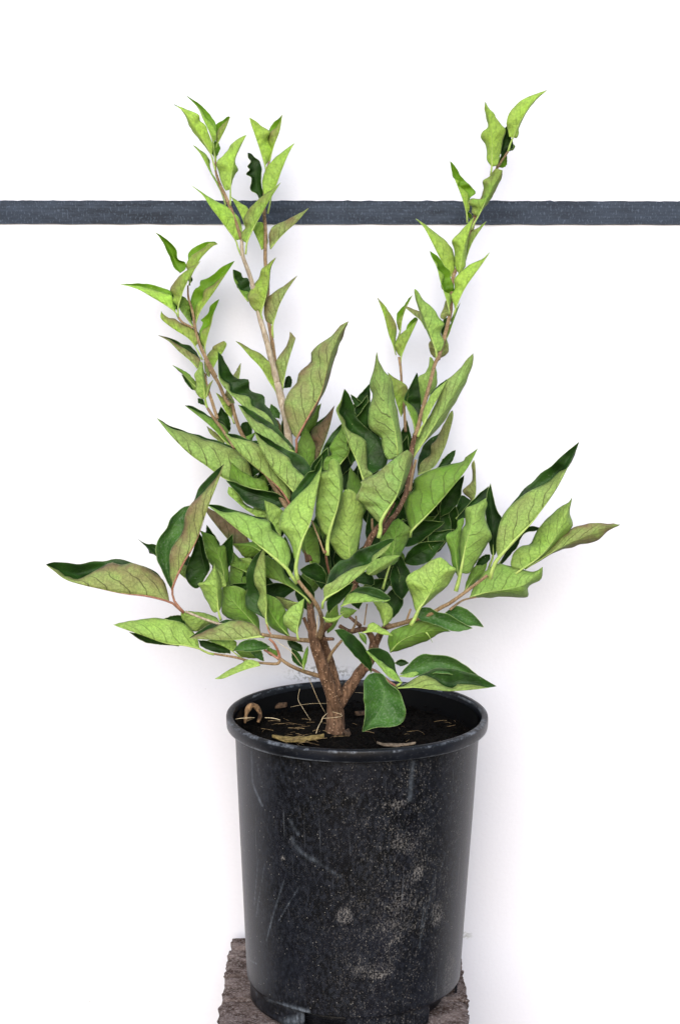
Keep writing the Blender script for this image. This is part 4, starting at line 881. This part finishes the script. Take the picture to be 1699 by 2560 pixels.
# stems: (view, material, name, depth list in cm, width list in zoom pixels, points)
STEMS = """
O T trunk 0,0,-0.5,-1,-1.5,-1.5,-1,0 205,165,125,122,112,100,80,60|1130,1700 1128,1480 1095,1320 1020,1100 960,920 915,760 895,600 880,420
O T branch -0.2,0.3,0.6,0.2,-0.5,-1 100,90,85,85,72,62|1160,1340 1120,1150 1070,980 1020,830 990,710 1080,610
O T branch 0,0.5,1,1.5,2,2.5 120,118,108,104,98,90|1150,1440 1225,1310 1350,1130 1450,1000 1495,900 1510,820
P T branch 2.5,2,1,0 80,62,56,46|340,830 385,740 430,670 480,640
P T branch 2.5,2.5,2.2 70,62,46|330,840 300,740 250,690
P G branch 0,-0.5,-1,-2,-2.5,-2.8,-3,-3 50,44,42,40,36,32,30,28|460,660 600,622 700,592 850,545 1000,460 1080,418 1230,310 1440,150
P G branch -2.5,-1.5,-1 26,20,14|1075,485 1200,395 1330,365
P T branch 1.5,1,0,-1 56,50,44,40|290,690 200,680 90,700 0,650
P T branch 0,0.5,1 40,34,28|200,650 130,590 80,550
O G branch -1.2,-2,-3,-3.5,-4 46,42,40,36,34|900,790 780,782 610,757 500,745 410,730
O T branch -1.2,-1.5,-1.6 44,36,32|895,730 855,650 820,565
O G branch -1.3,-3,-5,-6,-6,-5.8 54,44,40,38,36,32|975,760 1000,620 975,500 900,370 830,285 765,200
O G branch -0.8,-2,-3,-3,-3 44,42,36,34,30|985,1140 830,1095 700,1040 600,975 575,950
O G branch -3,-3,-3,-3 30,28,24,24|590,980 560,1015 440,1012 300,998
N G branch -3,-3,-3 24,22,20|1400,995 1250,955 1040,920
O R branch -3,-3.2,-3.5,-3.5 30,26,24,22|585,960 570,900 530,820 480,770
O R branch -3,-3,-3 28,24,20|575,970 500,920 430,880
O G branch -0.5,-1.5,-2 34,30,26|1040,1020 1100,900 1190,790
O T branch -1,-1.6 40,30|1020,775 1110,775
O R branch -3.3,-3.2,-3 18,14,10|500,735 475,690 455,630
N P branch -3.2,-3,-2.8,-2.6,-2.5 30,26,26,24,22|1500,728 1300,660 1100,628 950,580 760,505
O G branch -2,-1,-0.5 26,22,18|1290,700 1330,610 1330,550
A G branch 9,9.5,9,8.2,8,7.8 18,24,34,36,34,36|545,800 548,900 590,1030 650,1160 700,1280 800,1560
C P branch 7.8,7.8,8,8,7.8,7.5,7.5,7.5 34,38,44,44,50,56,60,64|212,-20 222,150 275,300 315,430 390,760 440,930 500,1160 560,1400
C P branch 7.5,7,6,5,4 70,78,76,74,60|560,1400 610,1600 650,1760 672,1960 690,2080
C T branch 4,3,2,1,0 60,62,66,66,70|690,2080 730,2300 790,2600 830,2900 872,3150
A G branch 9.5,9.5,9.5,9,8.8 14,22,28,32,36|1075,790 1045,880 1025,1060 1020,1280 1035,1480
C G branch 8.8,8.8,8.8,8.5,8.2,7.8 34,36,34,36,40,40|446,-100 445,220 470,420 465,700 505,960 560,1350
B G branch 10,10,10,9.5,9,9,8.5 16,22,28,30,34,36,36|745,640 750,760 790,900 820,1080 860,1220 910,1330 1020,1540
F G branch 8.5,8.5,8.5,8,7 34,34,34,36,38|560,180 610,290 690,420 750,560 800,640
F G branch 8,7.5,7,5,2 36,38,40,44,56|820,620 870,800 940,960 1150,1300 1400,1700
B G branch 9.5,9.3,9.2 22,24,24|650,955 700,1010 800,1060
F G branch 9,9,8.5,7 28,30,32,34|550,330 580,460 630,610 680,770
F G branch 8.5,8,7.5,6 28,30,30,34|585,668 650,770 730,880 850,1060
D G branch 8.5,8.8,9,9,8.8,8.5 20,26,32,32,34,36|1055,700 960,840 930,900 840,1080 740,1300 700,1480
E G branch 8.5,8.5,8.3,8,8,7.8,7.5,7,6.3 36,34,34,36,38,38,40,40,38|1090,290 1040,440 970,620 905,780 885,1080 860,1200 825,1340 785,1480 765,1560
H G branch 6,6,5.5,5,4.5,4,3.5 36,36,38,40,40,42,46|965,170 930,230 890,380 850,530 800,700 765,850 735,950
H T branch 3.5,3,2.5,2,1,0.5,0 46,48,48,48,46,46,54|730,940 700,1080 690,1200 650,1480 560,1680 480,1780 400,1900
K T branch -1,-1,-1.2,-1,-0.5,0 36,44,60,62,60,60|1310,610 1200,800 1130,890 1050,1030 980,1250 900,1500
H G branch 9.5,9,8.5,7.5,6 28,24,24,26,30|575,170 590,265 600,400 620,600 640,900
K G branch -0.5,-0.7,-1 20,24,28|1095,770 1100,860 1120,900
K R branch -4.5,-3,-1.5 22,22,20|640,1090 655,1200 680,1320
K G branch -4.4,-4.4,-4.6 12,16,20|505,790 570,950 630,1110
L G branch 1.8,2,2.2 34,30,26|485,580 510,420 545,270
P R branch -6,-5.8,-5,-2,1 22,22,26,30,34|540,1230 480,1190 420,1140 330,1080 250,1070
P G branch -3,-2.5 14,12|235,640 262,430
P G branch -2,-2 20,22|690,480 650,590
"""
SM = dict(T=M_TRUNK, G=M_TWIG, P=M_PALE, R=M_STALK_R)
for ln in STEMS.strip().splitlines():
    hd, pp = ln.split('|'); view, mt, name, deps, wds = hd.split()
    P2 = pts2(view, pp); dp = [float(x) / 100 for x in deps.split(',')]; wd = [float(x) for x in wds.split(',')]
    while len(dp) < len(P2): dp.append(dp[-1])
    pts = [at(p.x, p.y, d) for p, d in zip(P2, dp)]
    rad = [x / 3.92 * MPP * 0.5 for x in wd]
    big = max(wd) > 50
    tube(name, pts, rad, SM[mt], shrub, ROOT, sides=14 if big else 9, per=8, lump=0.16 if big else 0.10)
